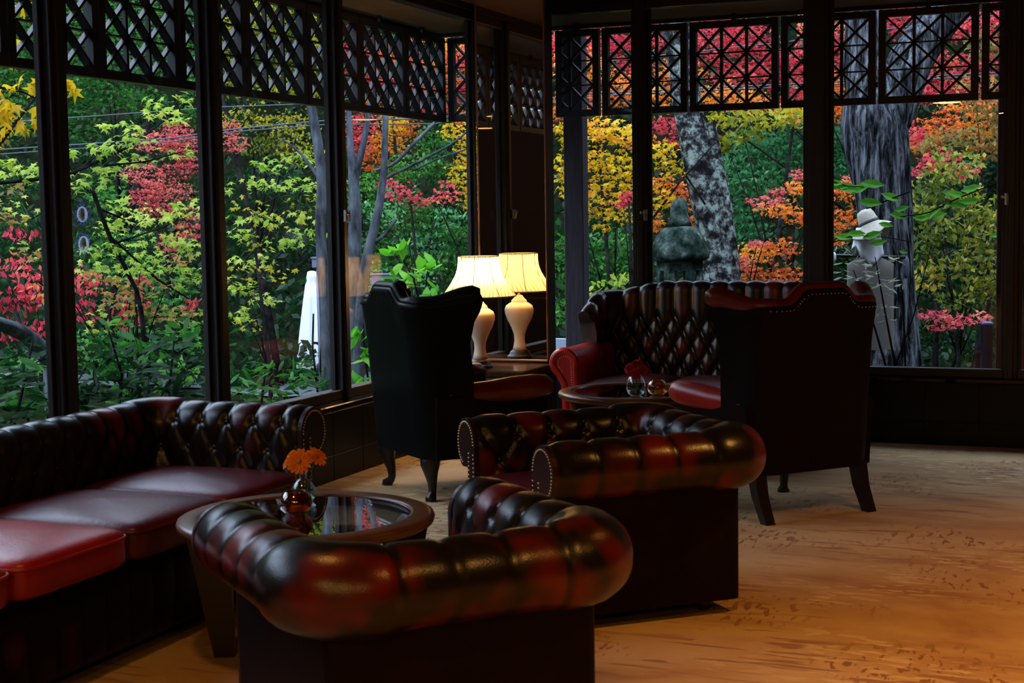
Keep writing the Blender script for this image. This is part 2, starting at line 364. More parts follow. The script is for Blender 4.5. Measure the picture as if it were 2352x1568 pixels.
def latch(parent, p, ax):
    mb = MB().box((-.012, -.02, -.035), (.012, 0, .035), .004).box((-.03, -.034, .005), (.012, -.018, .022), .004).tube([(0, -.03, -.03), (0, -.03, .03)], .006)
    o = mb.build('latch', M['steel'], parent); o.location = p
    if ax == 'Y': o.rotation_euler = (0, 0, PI/2)
latch(mullL[5], (-3.963, 7.35, 1.42), 'Y'); latch(mullR[0], (-2.79, 9.203, 1.40), 'X'); latch(mullR[2], (-.60, 9.203, 1.46), 'X')

# mirror pillar by the corner
struct('wall_pillar', MB().box((-3.69, 8.612, 0), (-3.238, 8.735, 2.80), .003), M['dark_wood'])
mi = thing('mirror', 'tall dark-framed mirror on the pillar behind the lit table lamp', 'mirror', (-3.464, 8.61, .512))
MB().box((-.222, -.016, 0.006), (.222, -.002, 2.24)).build('mirror_glass', M['mirror'], mi)
MB().box((-.226, -.024, -.004), (.226, 0, .008), .002).build('lower_frame', M['brown_wood'], mi)
for x in (-.226, .220): MB().box((x, -.022, .008), (x+.006, 0, 2.24)).build('side_frame', M['brown_wood'], mi)

# eaves, hanging lattice panels and outer posts
struct('trim_%d' % n, MB().box((-4.56, -2.2, 2.725), (-4.05, 9.97, 2.88)).box((-4.05, 9.33, 2.725), (4.4, 9.97, 2.88)), M['soffit']); n += 1
struct('trim_%d' % n, MB().box((-4.60, -2.2, 2.70), (-4.56, 9.99, 2.95)).box((-4.56, 9.97, 2.70), (4.4, 10.01, 2.95)), M['lattice']); n += 1
for x0, x1, yy in ((-3.655, -3.512, 10.06), (-.715, -.40, 10.06)):
    struct('trim_%d' % n, MB().box((x0, yy, -.6), (x1, yy+.12, 2.95), .006), M['post']); n += 1
BAR = MB().box((-.5, -.5, -.5), (.5, .5, .5)).mesh('bar'); BAR.materials.append(M['lattice'])
def lattice(loc, rz, w, label, cell=.172, anchor=None, group='hanging lattice panels under the eaves'):
    H = .592; t = thing('lattice_panel', label, 'lattice panel', loc, rz, group)
    fw = .044
    for z in (fw/2, H-fw/2): inst('frame_bar', BAR, t, (0, 0, z), (0, 0, 0), (w, .05, fw))
    for x in (-w/2+fw/2, w/2-fw/2): inst('frame_bar', BAR, t, (x, 0, H/2), (0, 0, 0), (fw, .048, H-2*fw))
    x0, x1, z0, z1 = -w/2+fw, w/2-fw, fw, H-fw
    nz = 3; cz = (z1-z0)/nz
    nx = max(1, round((x1-x0)/cell)) if anchor is None else None
    cx = (x1-x0)/nx if anchor is None else cell
    xs = [x0+cx*k for k in range(nx+1)] if anchor is None else [x1-cx*k for k in range(3)][::-1]
    for x in xs:
        if x0+.02 < x < x1-.02: inst('vertical_bar', BAR, t, (x, .002, H/2), (0, 0, 0), (.018, .022, H-2*fw))
    for k in range(1, nz): inst('horizontal_bar', BAR, t, (0, -.004, z0+cz*k), (0, 0, 0), (x1-x0, .03, .008))
    ang = math.atan2(cz, cx)
    K = len(xs)-1
    for s in (1, -1):
        for k in range(-nz+1, K):
            # line through the corner (xs[0]+k*cx, z0) rising (s=1) or mirrored
            p = xs[0]+k*cx
            a0 = max(0, (x0-p)/cx); a1 = min(nz, (x1-p)/cx)
            if a1-a0 < .3: continue
            A = np.array([p+a0*cx, z0+a0*cz]); B = np.array([p+a1*cx, z0+a1*cz])
            if s < 0: A[1] = z0+z1-A[1]; B[1] = z0+z1-B[1]
            m = (A+B)/2; ln = np.hypot(*(B-A))
            inst('diagonal_bar', BAR, t, (m[0], .003*s, m[1]), (0, -ang*s, 0), (ln, .044 if s < 0 else .030, .0135))
    inst('hanger', BAR, t, (0, 0, H+.02), (0, 0, 0), (.03, .02, .05))
    if anchor is None: inst('connector', BAR, t, (w/2+.005, 0, .125), (0, 0, 0), (.014, .03, .03))
    return t
LJ = [4.63, 5.275, 5.906, 6.566, 7.196, 7.872, 8.546, 9.199, 9.849]
for k, (a, b) in enumerate(zip(LJ[:-1], LJ[1:])):
    lattice((-4.487, (a+b)/2, 2.083), PI/2, (b-a)-.012, ['lattice panel hanging outside the left windows, leftmost one at the picture edge',
        'lattice panel outside the left windows, second from the left edge', 'lattice panel outside the left windows, third from the left edge', 'lattice panel outside the left windows, fourth from the left edge',
        'lattice panel outside the left windows, fifth from the left edge', 'lattice panel outside the left windows, just right of the third mullion', 'lattice panel in the row beside the corner, next but one to it',
        'lattice panel of the left row, the last before the eaves corner'][k])
RJ = [(-3.64, -3.325, 'narrow lattice panel in front of the grey post right of the mirror'), (-3.30, -2.70, 'lattice panel behind the first right mullion, above the yellow maple'), (-2.68, -2.083, 'lattice panel above the stone lantern and leaning trunk'),
      (-2.063, -1.456, 'lattice panel behind the wide mullion of the right windows'), (-1.436, -.823, 'lattice panel in front of the thick forked tree trunk'), (-.803, -.19, 'lattice panel at the right picture edge before the grey post'), (-4.46, -3.86, 'lattice panel on the far side of the eaves corner, left of the mirror')]
for k, (a, b, lab) in enumerate(RJ):
    lattice(((a+b)/2, 9.9, 2.088), 0, b-a, lab, anchor=('r' if k == 0 else None))

# ================================================================= SEATING
def u_path(hw, y0, dep, rc, ds=.011, flare=0.0):
    """plan of the inner face of a U: left arm front -> back -> right arm front; outward normals; signed arc length from the middle of the back"""
    half = [] ; x = 0.0
    L1 = hw-rc; L2 = rc*PI/2*(1-flare/(PI/2)); L3 = dep-(y0+rc)
    s = np.arange(0, L1+L2+L3+1e-9, ds)
    P = []; Nn = []
    th_end = PI/2-flare
    for q in s:
        if q <= L1: P.append((q, y0)); Nn.append((0, -1))
        elif q <= L1+L2:
            a = (q-L1)/rc; P.append((L1+rc*math.sin(a), y0+rc-rc*math.cos(a))); Nn.append((math.sin(a), -math.cos(a)))
        else:
            a = th_end; e = q-L1-L2
            P.append((L1+rc*math.sin(a)+e*math.cos(a), y0+rc-rc*math.cos(a)+e*math.sin(a))); Nn.append((math.sin(a), -math.cos(a)))
    P = np.array(P); Nn = np.array(Nn)
    Pl = P[1:][::-1]*[-1, 1]; Nl = Nn[1:][::-1]*[-1, 1]
    return np.concatenate([Pl, P]), np.concatenate([Nl, Nn]), np.concatenate([-s[1:][::-1], s]), L1+L2/2

def tuft(S, T, tA, p, rowh, nrow, amp=.016, w=.017, dimple=.016):
    """height above the creases of deep-buttoned leather at arc length S and section length T; also 0..1 fullness"""
    d = np.full(S.shape, 9.0)
    def near(a, per): return np.abs((a+per/2) % per-per/2)
    up = T >= tA
    d = np.where(up, near(S, p), d)
    ch = rowh/math.hypot(rowh, p/2)
    rb = np.full(S.shape, 9.0)
    for k in range(nrow):
        tk = tA-k*rowh; off = (k % 2)*p/2
        rb = np.minimum(rb, np.hypot(near(S-off, p), T-tk))
        if k < nrow-1:
            m = (T < tk) & (T >= tk-rowh); f = (tk-T)/rowh*p/2
            dd = np.minimum(near(S-off-f, p), near(S-off+f, p))*ch
            d = np.where(m, dd, d)
        else:
            d = np.where(T < tk, near(S-off, p), d)
    puff = 1-np.exp(-(d/w)**1.15)
    full = puff*(1-np.exp(-(rb/.03)**2))
    return amp*puff-dimple*np.exp(-(rb/.016)**2), full

def superbox(cx, cy, cz, a, b, c, e1=.30, e2=.22, nu=28, nv=40, crown=0.0):
    u = np.linspace(-PI/2, PI/2, nu); v = np.linspace(-PI, PI, nv)
    def f(x, e): return np.sign(x)*np.abs(x)**e
    U, V = np.meshgrid(u, v, indexing='ij')
    X = a*f(np.cos(U), e1)*f(np.cos(V), e2); Y = b*f(np.cos(U), e1)*f(np.sin(V), e2); Z = c*f(np.sin(U), e1)
    Z = Z+crown*(1-(X/a)**2)*(1-(Y/b)**2)*(Z > 0)
    return MB().grid(np.stack([X+cx, Y+cy, Z+cz], -1))
def cushion(parent, cx, cy, cz, a, b, c, m, crown=.02, name='seat_cushion'):
    o = superbox(cx, cy, cz, a, b, c, crown=crown).build(name, m, parent, True)
    v = np.linspace(0, 2*PI, 49); f = lambda x: np.sign(x)*np.abs(x)**.22
    MB().tube(np.stack([cx+a*1.0*f(np.cos(v)), cy+b*1.0*f(np.sin(v)), np.full(49, cz+c*.55)], 1), .006, 6, False).build('piping', m, o, True)
    return o

def chesterfield(t, W, dep, zt, R=.095, p=.142, cush=1, cmats=None, rc=.04, feet='bun', front_studs=True):
    hw = W/2-R; zc = zt-R
    P, Nn, s, hb = u_path(hw, R, dep, rc)
    zi = np.linspace(.34, zc, 20); a = np.radians(np.linspace(180, -68, 40))[1:]
    o = np.concatenate([np.zeros(20), R+R*np.cos(a)]); z = np.concatenate([zi, zc+R*np.sin(a)])
    no = np.concatenate([-np.ones(20), np.cos(a)]); nz = np.concatenate([np.zeros(20), np.sin(a)])
    tt = np.concatenate([[0], np.cumsum(np.hypot(np.diff(o), np.diff(z)))])
    tA = zc-.34+R*math.radians(28)
    S, T = np.meshgrid(s, tt, indexing='ij')
    H, full = tuft(S+p/2, T, tA, p, .105, 3)
    fade = np.interp(tt, [0, .05, tA+.03, tA+.13, tt[-1]-.10, tt[-1]], [.5, 1, 1, .62, .34, .0])
    e = np.minimum(s-s[0], s[-1]-s); ef = np.clip(e/.05, 0, 1)**.5
    H = H*fade[None, :]*ef[:, None]
    bulge = .012*np.exp(-((np.abs(s)-hb)/.07)**2)[:, None]*np.clip((T-tA)/.05, 0, 1)
    H = H+bulge
    X = P[:, None, 0]+Nn[:, None, 0]*(o[None]+no[None]*H); Y = P[:, None, 1]+Nn[:, None, 1]*(o[None]+no[None]*H); Z = z[None]+nz[None]*H+0*S
    mb = MB().grid(np.stack([X, Y, Z], -1))
    corner = .75*np.exp(-((np.abs(s)-hb)/.09)**2)[:, None]*np.clip((T-tA)/.05, 0, 1)
    wear = np.clip(full*(.75+.1*np.sin(S*9))+corner*full+.5*np.exp(-(e/.08)**2)[:, None], 0, 1)
    mb.build('buttoned_roll', M['leather'], t, True, wear.ravel())
    # buttons of the two upper rows
    bmesh_ = superbox(0, 0, 0, .011, .011, .006, .8, 1, 6, 9).mesh('button', True); bmesh_.materials.append(M['leather'])
    for k in range(2):
        tk = tA-k*.105; j = int(np.argmin(np.abs(tt-tk)))
        q = (math.floor((s[0])/p))*p-p/2+(k % 2)*p/2
        while q < s[-1]-.05:
            if q > s[0]+.05:
                i = int(np.argmin(np.abs(s-q))); nrm = Vector((Nn[i, 0]*no[j], Nn[i, 1]*no[j], nz[j]))
                b = inst('button', bmesh_, t, (X[i, j]+nrm.x*.004, Y[i, j]+nrm.y*.004, Z[i, j]+nrm.z*.004)); b.rotation_euler = nrm.to_track_quat('Z', 'Y').to_euler()
            q += p
    # outer panels under the roll
    ob = .075
    prof = [(-.11, .05), (0, .05), (0, zc-.06), (-.01, zc-.03), (-.11, zc-.03)]
    P2, N2, s2, _ = u_path(hw+ob, R-ob, dep, .025)
    G = np.stack([np.stack([P2[:, 0]+N2[:, 0]*max(a_, -.02)-np.sign(P2[:, 0])*0, P2[:, 1]+N2[:, 1]*max(a_, -.02), np.full(len(P2), b_)], -1) for a_, b_ in prof+prof[:1]], 1)
    m2 = MB().grid(G); m2.f += [tuple(range(4, -1, -1)), tuple((len(P2)-1)*6+q for q in range(5))]
    m2.build('outer_panel', M['dark_leather'], t)
    MB().box((-hw-.06, R-.06, .055), (hw+.06, dep-.015, .33), .008).build('seat_base', M['dark_leather'], t)
    xs = np.linspace(-hw+.002, hw-.002, max(60, int(hw*2/.01))); zs = np.linspace(.06, .315, 14)
    Xs, Zs = np.meshgrid(xs, zs, indexing='ij'); dx = np.abs((Xs+p/2) % p-p/2); pf = 1-np.exp(-dx/.016); rd = np.sin(np.clip((Zs-.06)/.255, 0, 1)*PI)**.4
    MB().grid(np.stack([Xs, dep-.012+.026*rd*(.5+.5*pf), Zs], -1)).build('front_rail', M['rail_leather'], t, True, (pf*rd*.35).ravel())
    ang = np.radians(np.linspace(180, -68, 28))
    for sg in (-1, 1):
        ol = [(0, .05)]+[(R+(R+.003)*math.cos(q), zc+(R+.003)*math.sin(q)) for q in ang]+[(ob, zc-.088), (ob, .05)]
        poly = [(sg*(hw+a_), b_) for a_, b_ in ol]
        if sg < 0: poly = poly[::-1]
        f = MB().prism(poly, 1, dep-.004, dep+.014).build('arm_front', M['arm_front_leather'], t)
        st = MB()
        for q in np.radians(np.linspace(178, -64, 30)):
            st.lathe([(.0045, 0), (.0035, .003), (0, .0045)], 6, (0, 0, 0))
            V = st.v[-1]; st.v[-1] = np.stack([V[:, 0]+sg*(hw+R+(R-.012)*math.cos(q)), dep+.013+V[:, 2], V[:, 1]+zc+(R-.012)*math.sin(q)], 1)
        for zz in np.arange(.10, zc-.02, .016):
            for oo in (.012, ob-.012):
                st.lathe([(.0045, 0), (.0035, .003), (0, .0045)], 6); V = st.v[-1]
                st.v[-1] = np.stack([V[:, 0]+sg*(hw+oo), dep+.013+V[:, 2], V[:, 1]+zz], 1)
        so = st.build('nailhead_trim', M['studs'], f, True); so['kind'] = 'stuff'
    cw = 2*hw/cush
    for k in range(cush):
        cx = -hw+cw*(k+.5); mm = cmats[k] if cmats else M['red_leather']
        cushion(t, cx, R+.01+(dep-R+.02)/2, .385, cw/2-.004, (dep-R+.02)/2, .066, mm)
    for x in (-W/2+R+.02, W/2-R-.02):
        for y in (.12, dep-.10):
            MB().lathe([(.022, 0), (.032, .012), (.034, .03), (.024, .05), (.028, .055)], 14, (x, y, 0)).build('foot', M['dark_wood'], t, True)
    return t

def hdg(x, y, deg): return dict(loc=(x, y, 0), rotz=math.radians(deg-90))
ZT = .645
cc1 = thing('chesterfield_armchair', 'oxblood chesterfield armchair in the foreground, its buttoned back turned to the viewer', 'armchair', group='low chesterfield armchairs', **hdg(-1.40, 3.18, 138.5))
chesterfield(cc1, .75, .74, ZT, cmats=[M['wine_leather']])
cc2 = thing('chesterfield_armchair', 'oxblood chesterfield armchair behind the foreground one, seen side-on from its rolled arm', 'armchair', group='low chesterfield armchairs', **hdg(-1.44, 5.38, 223.0))
chesterfield(cc2, .765, .765, ZT, cmats=[M['wine_leather']])
sofa = thing('chesterfield_sofa', 'long dark buttoned chesterfield sofa under the left windows with loose red seat cushions', 'sofa', **hdg(-3.62, 3.86, 0))
chesterfield(sofa, 2.34, .74, .68, p=.12, cush=4, cmats=[M['wine_leather'], M['wine_leather'], M['red_leather'], M['red_leather']])

# ---- wing shells
def wing_shell(t, hw, y0, wing, rc, hfun, z0in, z0out, kfun, flare, r, p=None, lean=.06, m=None, mo=None, nm='backrest', rows=0, rowh=.1):
    P, Nn, s, hb = u_path(hw, y0, y0+rc+wing, rc, .010, flare)
    ni = 34 if rows else 16; nr = 12
    h = np.array([hfun(q, hb) for q in s]); V = np.zeros((len(s), 2*ni+nr, 3)); wear = np.zeros(V.shape[:2])
    for i in range(len(s)):
        zc = h[i]-r
        zi = np.linspace(z0in, zc, ni); a = np.linspace(PI, 0, nr+2)[1:-1]; zo = np.linspace(zc, z0out, ni)
        o = np.concatenate([np.zeros(ni), r+r*np.cos(a), np.interp(zo, [z0out, zc-.12, zc], [2*r-.012, 2*r-.01, 2*r])])
        z = np.concatenate([zi, zc+r*np.sin(a), zo]); no = np.concatenate([-np.ones(ni), np.cos(a), np.ones(ni)]); nz = np.concatenate([np.zeros(ni), np.sin(a), np.zeros(ni)])
        H = 0*o
        if rows:
            T = np.concatenate([zi, zc+r*(PI-a), np.full(ni, zc+9)])
            top = hfun(0, hb)-r-.02
            HH, full = tuft(np.full(T.shape, s[i]), T, top-.14, p, rowh, rows, .020, .022, .018)
            w_ = np.concatenate([np.ones(ni), np.linspace(1, .2, nr), np.zeros(ni)]); H = HH*w_; wear[i] = full*w_
        wf = max(0.0, (abs(s[i])-hb)/max(1e-6, s[-1]-hb))
        k = np.array([kfun(q) for q in z])
        px, py = P[i]; yc = y0+rc
        yy = np.where(py > yc, yc+(py-yc)*k, py); xx = np.where(py > yc, np.sign(px)*(hw+(abs(px)-hw)*k), px)
        out = o+no*H+.05*wf*np.clip((z-.62)/.35, 0, 1)*1.0
        x = xx+Nn[i, 0]*out; y = yy+Nn[i, 1]*out - lean*(z-z0out)/.8
        V[i, :, 0] = x; V[i, :, 1] = y; V[i, :, 2] = z+nz*H
    nt = 2*ni+nr; mb = MB().grid(V); na = (len(s)-1)*nt
    for b in (0, na):
        for j in range(ni-1):
            q = (b+j, b+j+1, b+nt-2-j, b+nt-1-j); mb.f.append(q if b == 0 else q[::-1])
        q = tuple(b+ni-1+j for j in range(nr+2)); mb.f.append(q if b == 0 else q[::-1])
    o = mb.build(nm, m, t, True, wear.ravel()); o.data.set_sharp_from_angle(angle=math.radians(50))
    return o, V, s, hb

def smooth(x, a, b):
    q = min(1, max(0, (x-a)/(b-a))); return q*q*(3-2*q)
def wing_chair(t, shell, trim, armm, cabriole=False):
    hw = .262
    def hf(q, hb):
        q = abs(q)
        return 1.0+.07*(1-smooth(q, .085, .185)) if q < hb+.03 else 1.0+.035*smooth(q, hb+.03, hb+.2)
    kf = lambda z: float(np.interp(z, [.2, .5, .62, .78, .9, .98, 1.06], [.75, .75, .8, .74, .88, 1.12, 1.05]))
    o, V, s, hb = wing_shell(t, hw, .05, .205, .05, hf, .40, .215, kf, .20, .036, m=shell)
    # rolled top edge: a welt of redder leather over the crest and wings
    ni = 16; top = V[:, ni+5, :]+np.array([0, 0, -.012]); rad = np.interp(np.abs(s), [0, hb-.05, hb+.05, s[-1]-.03, s[-1]], [.030, .030, .036, .05, .035])
    outw = V[:, ni+9, :]-V[:, ni+2, :]; outw /= np.linalg.norm(outw, axis=1)[:, None]
    top = top+outw*np.interp(np.abs(s), [0, hb, hb+.08, s[-1]], [0, 0, .012, .022])[:, None]
    MB().tube(top, rad, 12).build('crest_roll', trim, t, True)
    st = MB(); q0 = None
    for i in range(len(s)):
        if abs(s[i]) < hb and (q0 is None or np.linalg.norm(V[i, ni+nr_+0]+np.array([0, -.004, .004])-q0) > .014):
            q0 = V[i, ni+nr_+0]+np.array([0, -.004, .004]); st.lathe([(.0042, 0), (.003, .0035), (0, .0045)], 6)
            W_ = st.v[-1]; st.v[-1] = np.stack([W_[:, 0]+q0[0], q0[1]-W_[:, 2], W_[:, 1]+q0[2]-.004], 1)
    so = st.build('nailhead_trim', M['black_leather'] if cabriole else M['studs'], t, True); so['kind'] = 'stuff'
    MB().box((-hw+.005, .02, .215), (hw-.005, .60, .33), .012).build('seat_base', shell, t)
    cushion(t, 0, .34, .385, hw-.012, .275, .055, M['wine_leather'], .02)
    for sg in (-1, 1):
        y = np.array([.10, .18, .30, .42, .52, .58, .612, .625]); xx = sg*np.interp(y, [.1, .3, .62], [.285, .305, .335]); zz = np.interp(y, [.1, .25, .45, .58, .62], [.535, .53, .545, .55, .535])
        rr = np.array([.045, .05, .056, .062, .062, .055, .036, .008])
        MB().tube(np.stack([xx, y, zz], 1), rr, 16).build('arm_roll', armm, t, True)
        G = MB(); prof = [(.245, .215), (.325, .215), (.335, .40), (.345, .52), (.27, .55), (.248, .5)]
        G.prism([(sg*a, b) for a, b in prof][::sg], 1, .03, .585).build('arm_panel', shell, t, 'auto')
    for sg in (-1, 1):
        if cabriole:
            z = np.array([.24, .21, .18, .14, .09, .05, .03, .012, 0]); rr = np.array([.042, .047, .044, .032, .022, .018, .019, .026, .024]); o_ = np.array([0, .010, .014, .008, -.002, -.004, .0, .014, .016])
            MB().tube(np.stack([sg*(.225+o_), .05-o_, z], 1), rr, 12).build('back_leg', M['dark_wood'], t, True)
        b = MB(); zz = np.array([.23, .12, 0]); cy = np.array([.05, .025, -.035]); hx = np.array([.03, .027, .023])
        for q in range(3): b.add([(sg*.272-hx[q], cy[q]-hx[q], zz[q]), (sg*.272+hx[q], cy[q]-hx[q], zz[q]), (sg*.272+hx[q], cy[q]+hx[q], zz[q]), (sg*.272-hx[q], cy[q]+hx[q], zz[q])], [])
        for q in range(2):
            for j in range(4): b.f.append((q*4+j, q*4+(j+1) % 4, q*4+4+(j+1) % 4, q*4+4+j))
        b.f += [(3, 2, 1, 0), (8, 9, 10, 11)]
        if not cabriole: b.build('back_leg', M['dark_wood'], t)
        z = np.array([.235, .20, .17, .13, .08, .04, .02, .008, 0]); rr = np.array([.036, .04, .038, .029, .021, .018, .022, .03, .027])
        yy = .555+np.array([0, .012, .016, .008, -.002, .0, .012, .018, .018]); xx = sg*(.235+np.array([0, .01, .012, .008, 0, 0, .006, .01, .01]))
        MB().tube(np.stack([xx, yy, z], 1), rr, 12).build('front_leg', M['dark_wood'], t, True)
nr_ = 12
w2 = thing('wing_armchair', 'oxblood leather wing chair seen square from behind, its crest edged in brass nailheads', 'armchair', group='high wing armchairs', **hdg(-1.275, 6.85, 139.5))
wing_chair(w2, M['dark_leather'], M['maroon_leather'], M['red_leather'])
w1 = thing('wing_armchair', 'black leather wing chair standing in front of the lit table lamp', 'armchair', group='high wing armchairs', **hdg(-3.375, 6.80, 50))
wing_chair(w1, M['black_leather'], M['black_leather'], M['maroon_leather'], True)
w1.scale = (1.14, 1.10, 1.0)
w2.scale = (1.08, 1.0, 1.0)

# ---- high-backed buttoned sofa under the right windows
hs = thing('high_back_sofa', 'high-backed buttoned oxblood sofa with a scrolled arm, under the right windows', 'sofa', **hdg(-2.195, 8.93, -90))
def hfs(q, hb):
    q = abs(q)
    return .985-.06*smooth(q, hb-.36, hb+.02)-.11*smooth(q, hb+.03, hb+.3)
kfs = lambda z: float(np.interp(z, [.2, .55, .62, .75, .9], [.9, .9, .85, .8, 1.0]))
wing_shell(hs, .745, .04, .24, .06, hfs, .34, .12, kfs, .08, .045, p=.112, m=M['leather'], rows=6, rowh=.098, lean=.04)
MB().box((-.745, .05, .12), (.745, .74, .30), .012).build('seat_base', M['dark_leather'], hs)
MB().box((-.745, .741, .12), (.745, .765, .29), .01).build('front_rail', M['leather'], hs)
for k in range(3):
    cushion(hs, -.485+.485*k, .43, .365, .24, .34, .06, M['wine_leather'], .025)
for sg in (-1, 1):
    R_ = .085; xc = .79; zc = .545; ang = np.radians(np.linspace(200, -60, 26))
    ol = [(xc-.055, .12)]+[(xc-.075, .40)]+[(xc+R_*math.cos(q), zc+R_*math.sin(q)) for q in ang]+[(xc+.01, .40), (xc+.005, .30), (xc+.02, .12)]
    poly = [(sg*a, b) for a, b in ol]
    if sg < 0: poly = poly[::-1]
    MB().prism(poly, 1, .05, .735).build('arm', M['red_leather'], hs, 'auto')
    ins = [(xc+(a-xc)*.62-.004, zc+(b-zc)*.62 if b > .42 else b) for a, b in ol]; ins = [(sg*a, b) for a, b in ins]
    if sg < 0: ins = ins[::-1]
    f = MB().prism(ins, 1, .735, .748).build('arm_front', M['red_leather'], hs, 'auto')
    # padded rim of the scroll
    rim = [(xc-.062, .14), (xc-.068, .3), (xc-.072, .42)]+[(xc+(R_-.016)*math.cos(q), zc+(R_-.016)*math.sin(q)) for q in ang]+[(xc-.002, .42), (xc-.008, .3), (xc-.002, .14)]
    MB().tube([(sg*a, .738, b) for a, b in rim], .024, 10).build('arm_rim', M['red_leather'], hs, True)
    st = MB(); pr = np.array([(xc+(a-xc)*.60-.004, zc+(b-zc)*.60 if b > .42 else b) for a, b in rim]); d = np.concatenate([[0], np.cumsum(np.hypot(*np.diff(pr, axis=0).T))])
    for q in np.arange(0, d[-1], .014):
        a, b = np.interp(q, d, pr[:, 0]), np.interp(q, d, pr[:, 1]); st.lathe([(.0042, 0), (.003, .003), (0, .0045)], 6)
        W_ = st.v[-1]; st.v[-1] = np.stack([W_[:, 0]+sg*a, .748+W_[:, 2], W_[:, 1]+b], 1)
    so = st.build('nailhead_trim', M['studs'], f, True); so['kind'] = 'stuff'
    for y in (.08, .70): MB().tube([(sg*.735, y, .13), (sg*.74, y, .06), (sg*.735, y+.005, .012), (sg*.735, y+.01, 0)], [.035, .024, .03, .026], 12).build('foot', M['dark_wood'], hs, True)

# ================================================================= TABLES AND WHAT STANDS ON THEM
def coffee_table(x, y, rz, label):
    t = thing('coffee_table', label, 'table', (x, y, 0), rz, 'round glass coffee tables'); R_ = .412; z = .46
    prof = [(.335, z-.012), (.335, z), (.345, z+.002), (R_-.02, z+.002), (R_-.004, z-.004), (R_, z-.014), (R_-.004, z-.028), (R_-.02, z-.038), (.345, z-.040), (.322, z-.034), (.322, z-.012), (.335, z-.012)]
    MB().lathe(prof, 72, cap=False).build('rim', M['brown_wood'], t, True)
    MB().lathe([(.3345, -.0115), (.3345, -.0035)], 64, (0, 0, z)).build('glass_top', M['table_glass'], t)
    for k in range(4):
        a = k*PI/2+PI/4; b = MB(); ca, sa = math.cos(a), math.sin(a)
        for r_, zz, w, th in ((.315, z-.036, .075, .020), (.305, .30, .06, .019), (.275, 0, .032, .017)):
            for dr, dt in ((-w, -th), (w, -th), (w, th), (-w, th)):
                b.add([((r_+dr)*ca-dt*sa, (r_+dr)*sa+dt*ca, zz)], [])
        for q in range(2):
            for j in range(4): b.f.append((q*4+j, q*4+(j+1) % 4, q*4+4+(j+1) % 4, q*4+4+j))
        b.f += [(3, 2, 1, 0), (8, 9, 10, 11)]; b.build('leg', M['dark_wood'], t)
    for k in range(2):
        a = k*PI/2+PI/4; b = MB().box((-.27, -.011, .385), (.27, .011, .42), .003); o = b.build('cross_rail', M['dark_wood'], t); o.rotation_euler = (0, 0, a)
    return t
coffee_table(-2.40, 4.15, -.37, 'round glass-topped table with orange daisies, near the foreground armchair')
coffee_table(-2.40, 7.68, .10, 'round glass-topped table with red flowers, in front of the high-backed sofa')
def hollow(mb, prof, n, wall=.003): return mb.lathe(prof+[(max(r-wall, .001), z) for r, z in prof[::-1]], n)
# --- orange daisies in a bud vase, amber candle glass
zt = .4575
v1 = onp(697, 1150, 'Z', zt); a1 = onp(680, 1178, 'Z', zt)
va = thing('bud_vase', 'clear glass bud vase holding orange daisies', 'vase', (v1[0], v1[1], zt))
hollow(MB(), [(.0, 0), (.030, .0), (.040, .012), (.044, .03), (.040, .05), (.026, .066), (.014, .078), (.013, .09), (.017, .098)], 28).build('glass_body', M['glass'], va, True)
MB().lathe([(0, .004), (.034, .004), (.039, .02), (.039, .034), (0, .034)], 24).build('water', M['water'], va, True)
M['orange_petal'] = leafmat('orange_petal', [(0, (.92, .24, .012)), (1, (.92, .24, .012))], .35); M['disc'] = mat('flower_disc', (.30, .16, .03), .8); M['stem'] = mat('stem_green', (.06, .16, .05), .6); M['red_petal'] = leafmat('crimson_petal', [(0, (.5, .012, .03)), (1, (.5, .012, .03))], .35)
def daisy(label, loc, nrm, r, m, foot, n=15, group='flowers in the daisy vase', layers=1, cat='flower', name='daisy'):
    t = thing(name, label, cat, loc, 0, group); q = Vector(nrm).to_track_quat('Z', 'Y'); t.rotation_mode = 'XYZ'; t.rotation_euler = q.to_euler()
    pm = MB(); w = r*.2
    pm.add([(0.12*r, -w*.35, .002), (.55*r, -w, .006), (.92*r, -w*.6, .001), (r, 0, -.003), (.92*r, w*.6, .001), (.55*r, w, .006), (.12*r, w*.35, .002), (.55*r, 0, .0), (.92*r, 0, -.002)],
           [(0, 1, 7), (1, 2, 8, 7), (2, 3, 8), (3, 4, 8), (4, 5, 7, 8), (5, 6, 7), (0, 7, 6)])
    me = pm.mesh('petal', True); me.materials.append(m)
    for l in range(layers):
        for k in range(n): inst('petal', me, t, (0, 0, .004*l), (0, -.12-.35*l+random.uniform(-.12, .1), (k+.5*l)*2*PI/n), (1-.25*l, 1, 1))
    superbox(0, 0, .004, r*.2, r*.2, .006, 1, 1, 8, 12).build('disc', M['disc'], t, True)
    f = np.array(foot, float); l0 = np.array(loc, float); R_ = np.array(q.to_matrix())
    wpts = np.array([l0, l0*.6+f*.4+np.array([0, 0, .006]), f]); MB().tube((wpts-l0)@R_, .0022, 6).build('stem', M['stem'], t, True)
    return t
cx, cy = v1[0], v1[1]
daisy('large orange daisy facing the viewer over the amber glass', (cx+.006, cy-.03, zt+.138), (.25, -.92, .42), .047, M['orange_petal'], (cx, cy, zt+.012), 15)
daisy('orange daisy turned aside to the upper right', (cx+.05, cy+.005, zt+.150), (.72, -.25, .62), .040, M['orange_petal'], (cx+.006, cy+.004, zt+.012), 14)
daisy('orange daisy drooping towards the long sofa', (cx-.042, cy-.01, zt+.138), (-.6, -.55, .55), .038, M['orange_petal'], (cx-.006, cy+.003, zt+.012), 14)
M['vleaf'] = mat('vase_leaf', (.04, .10, .05), .5)
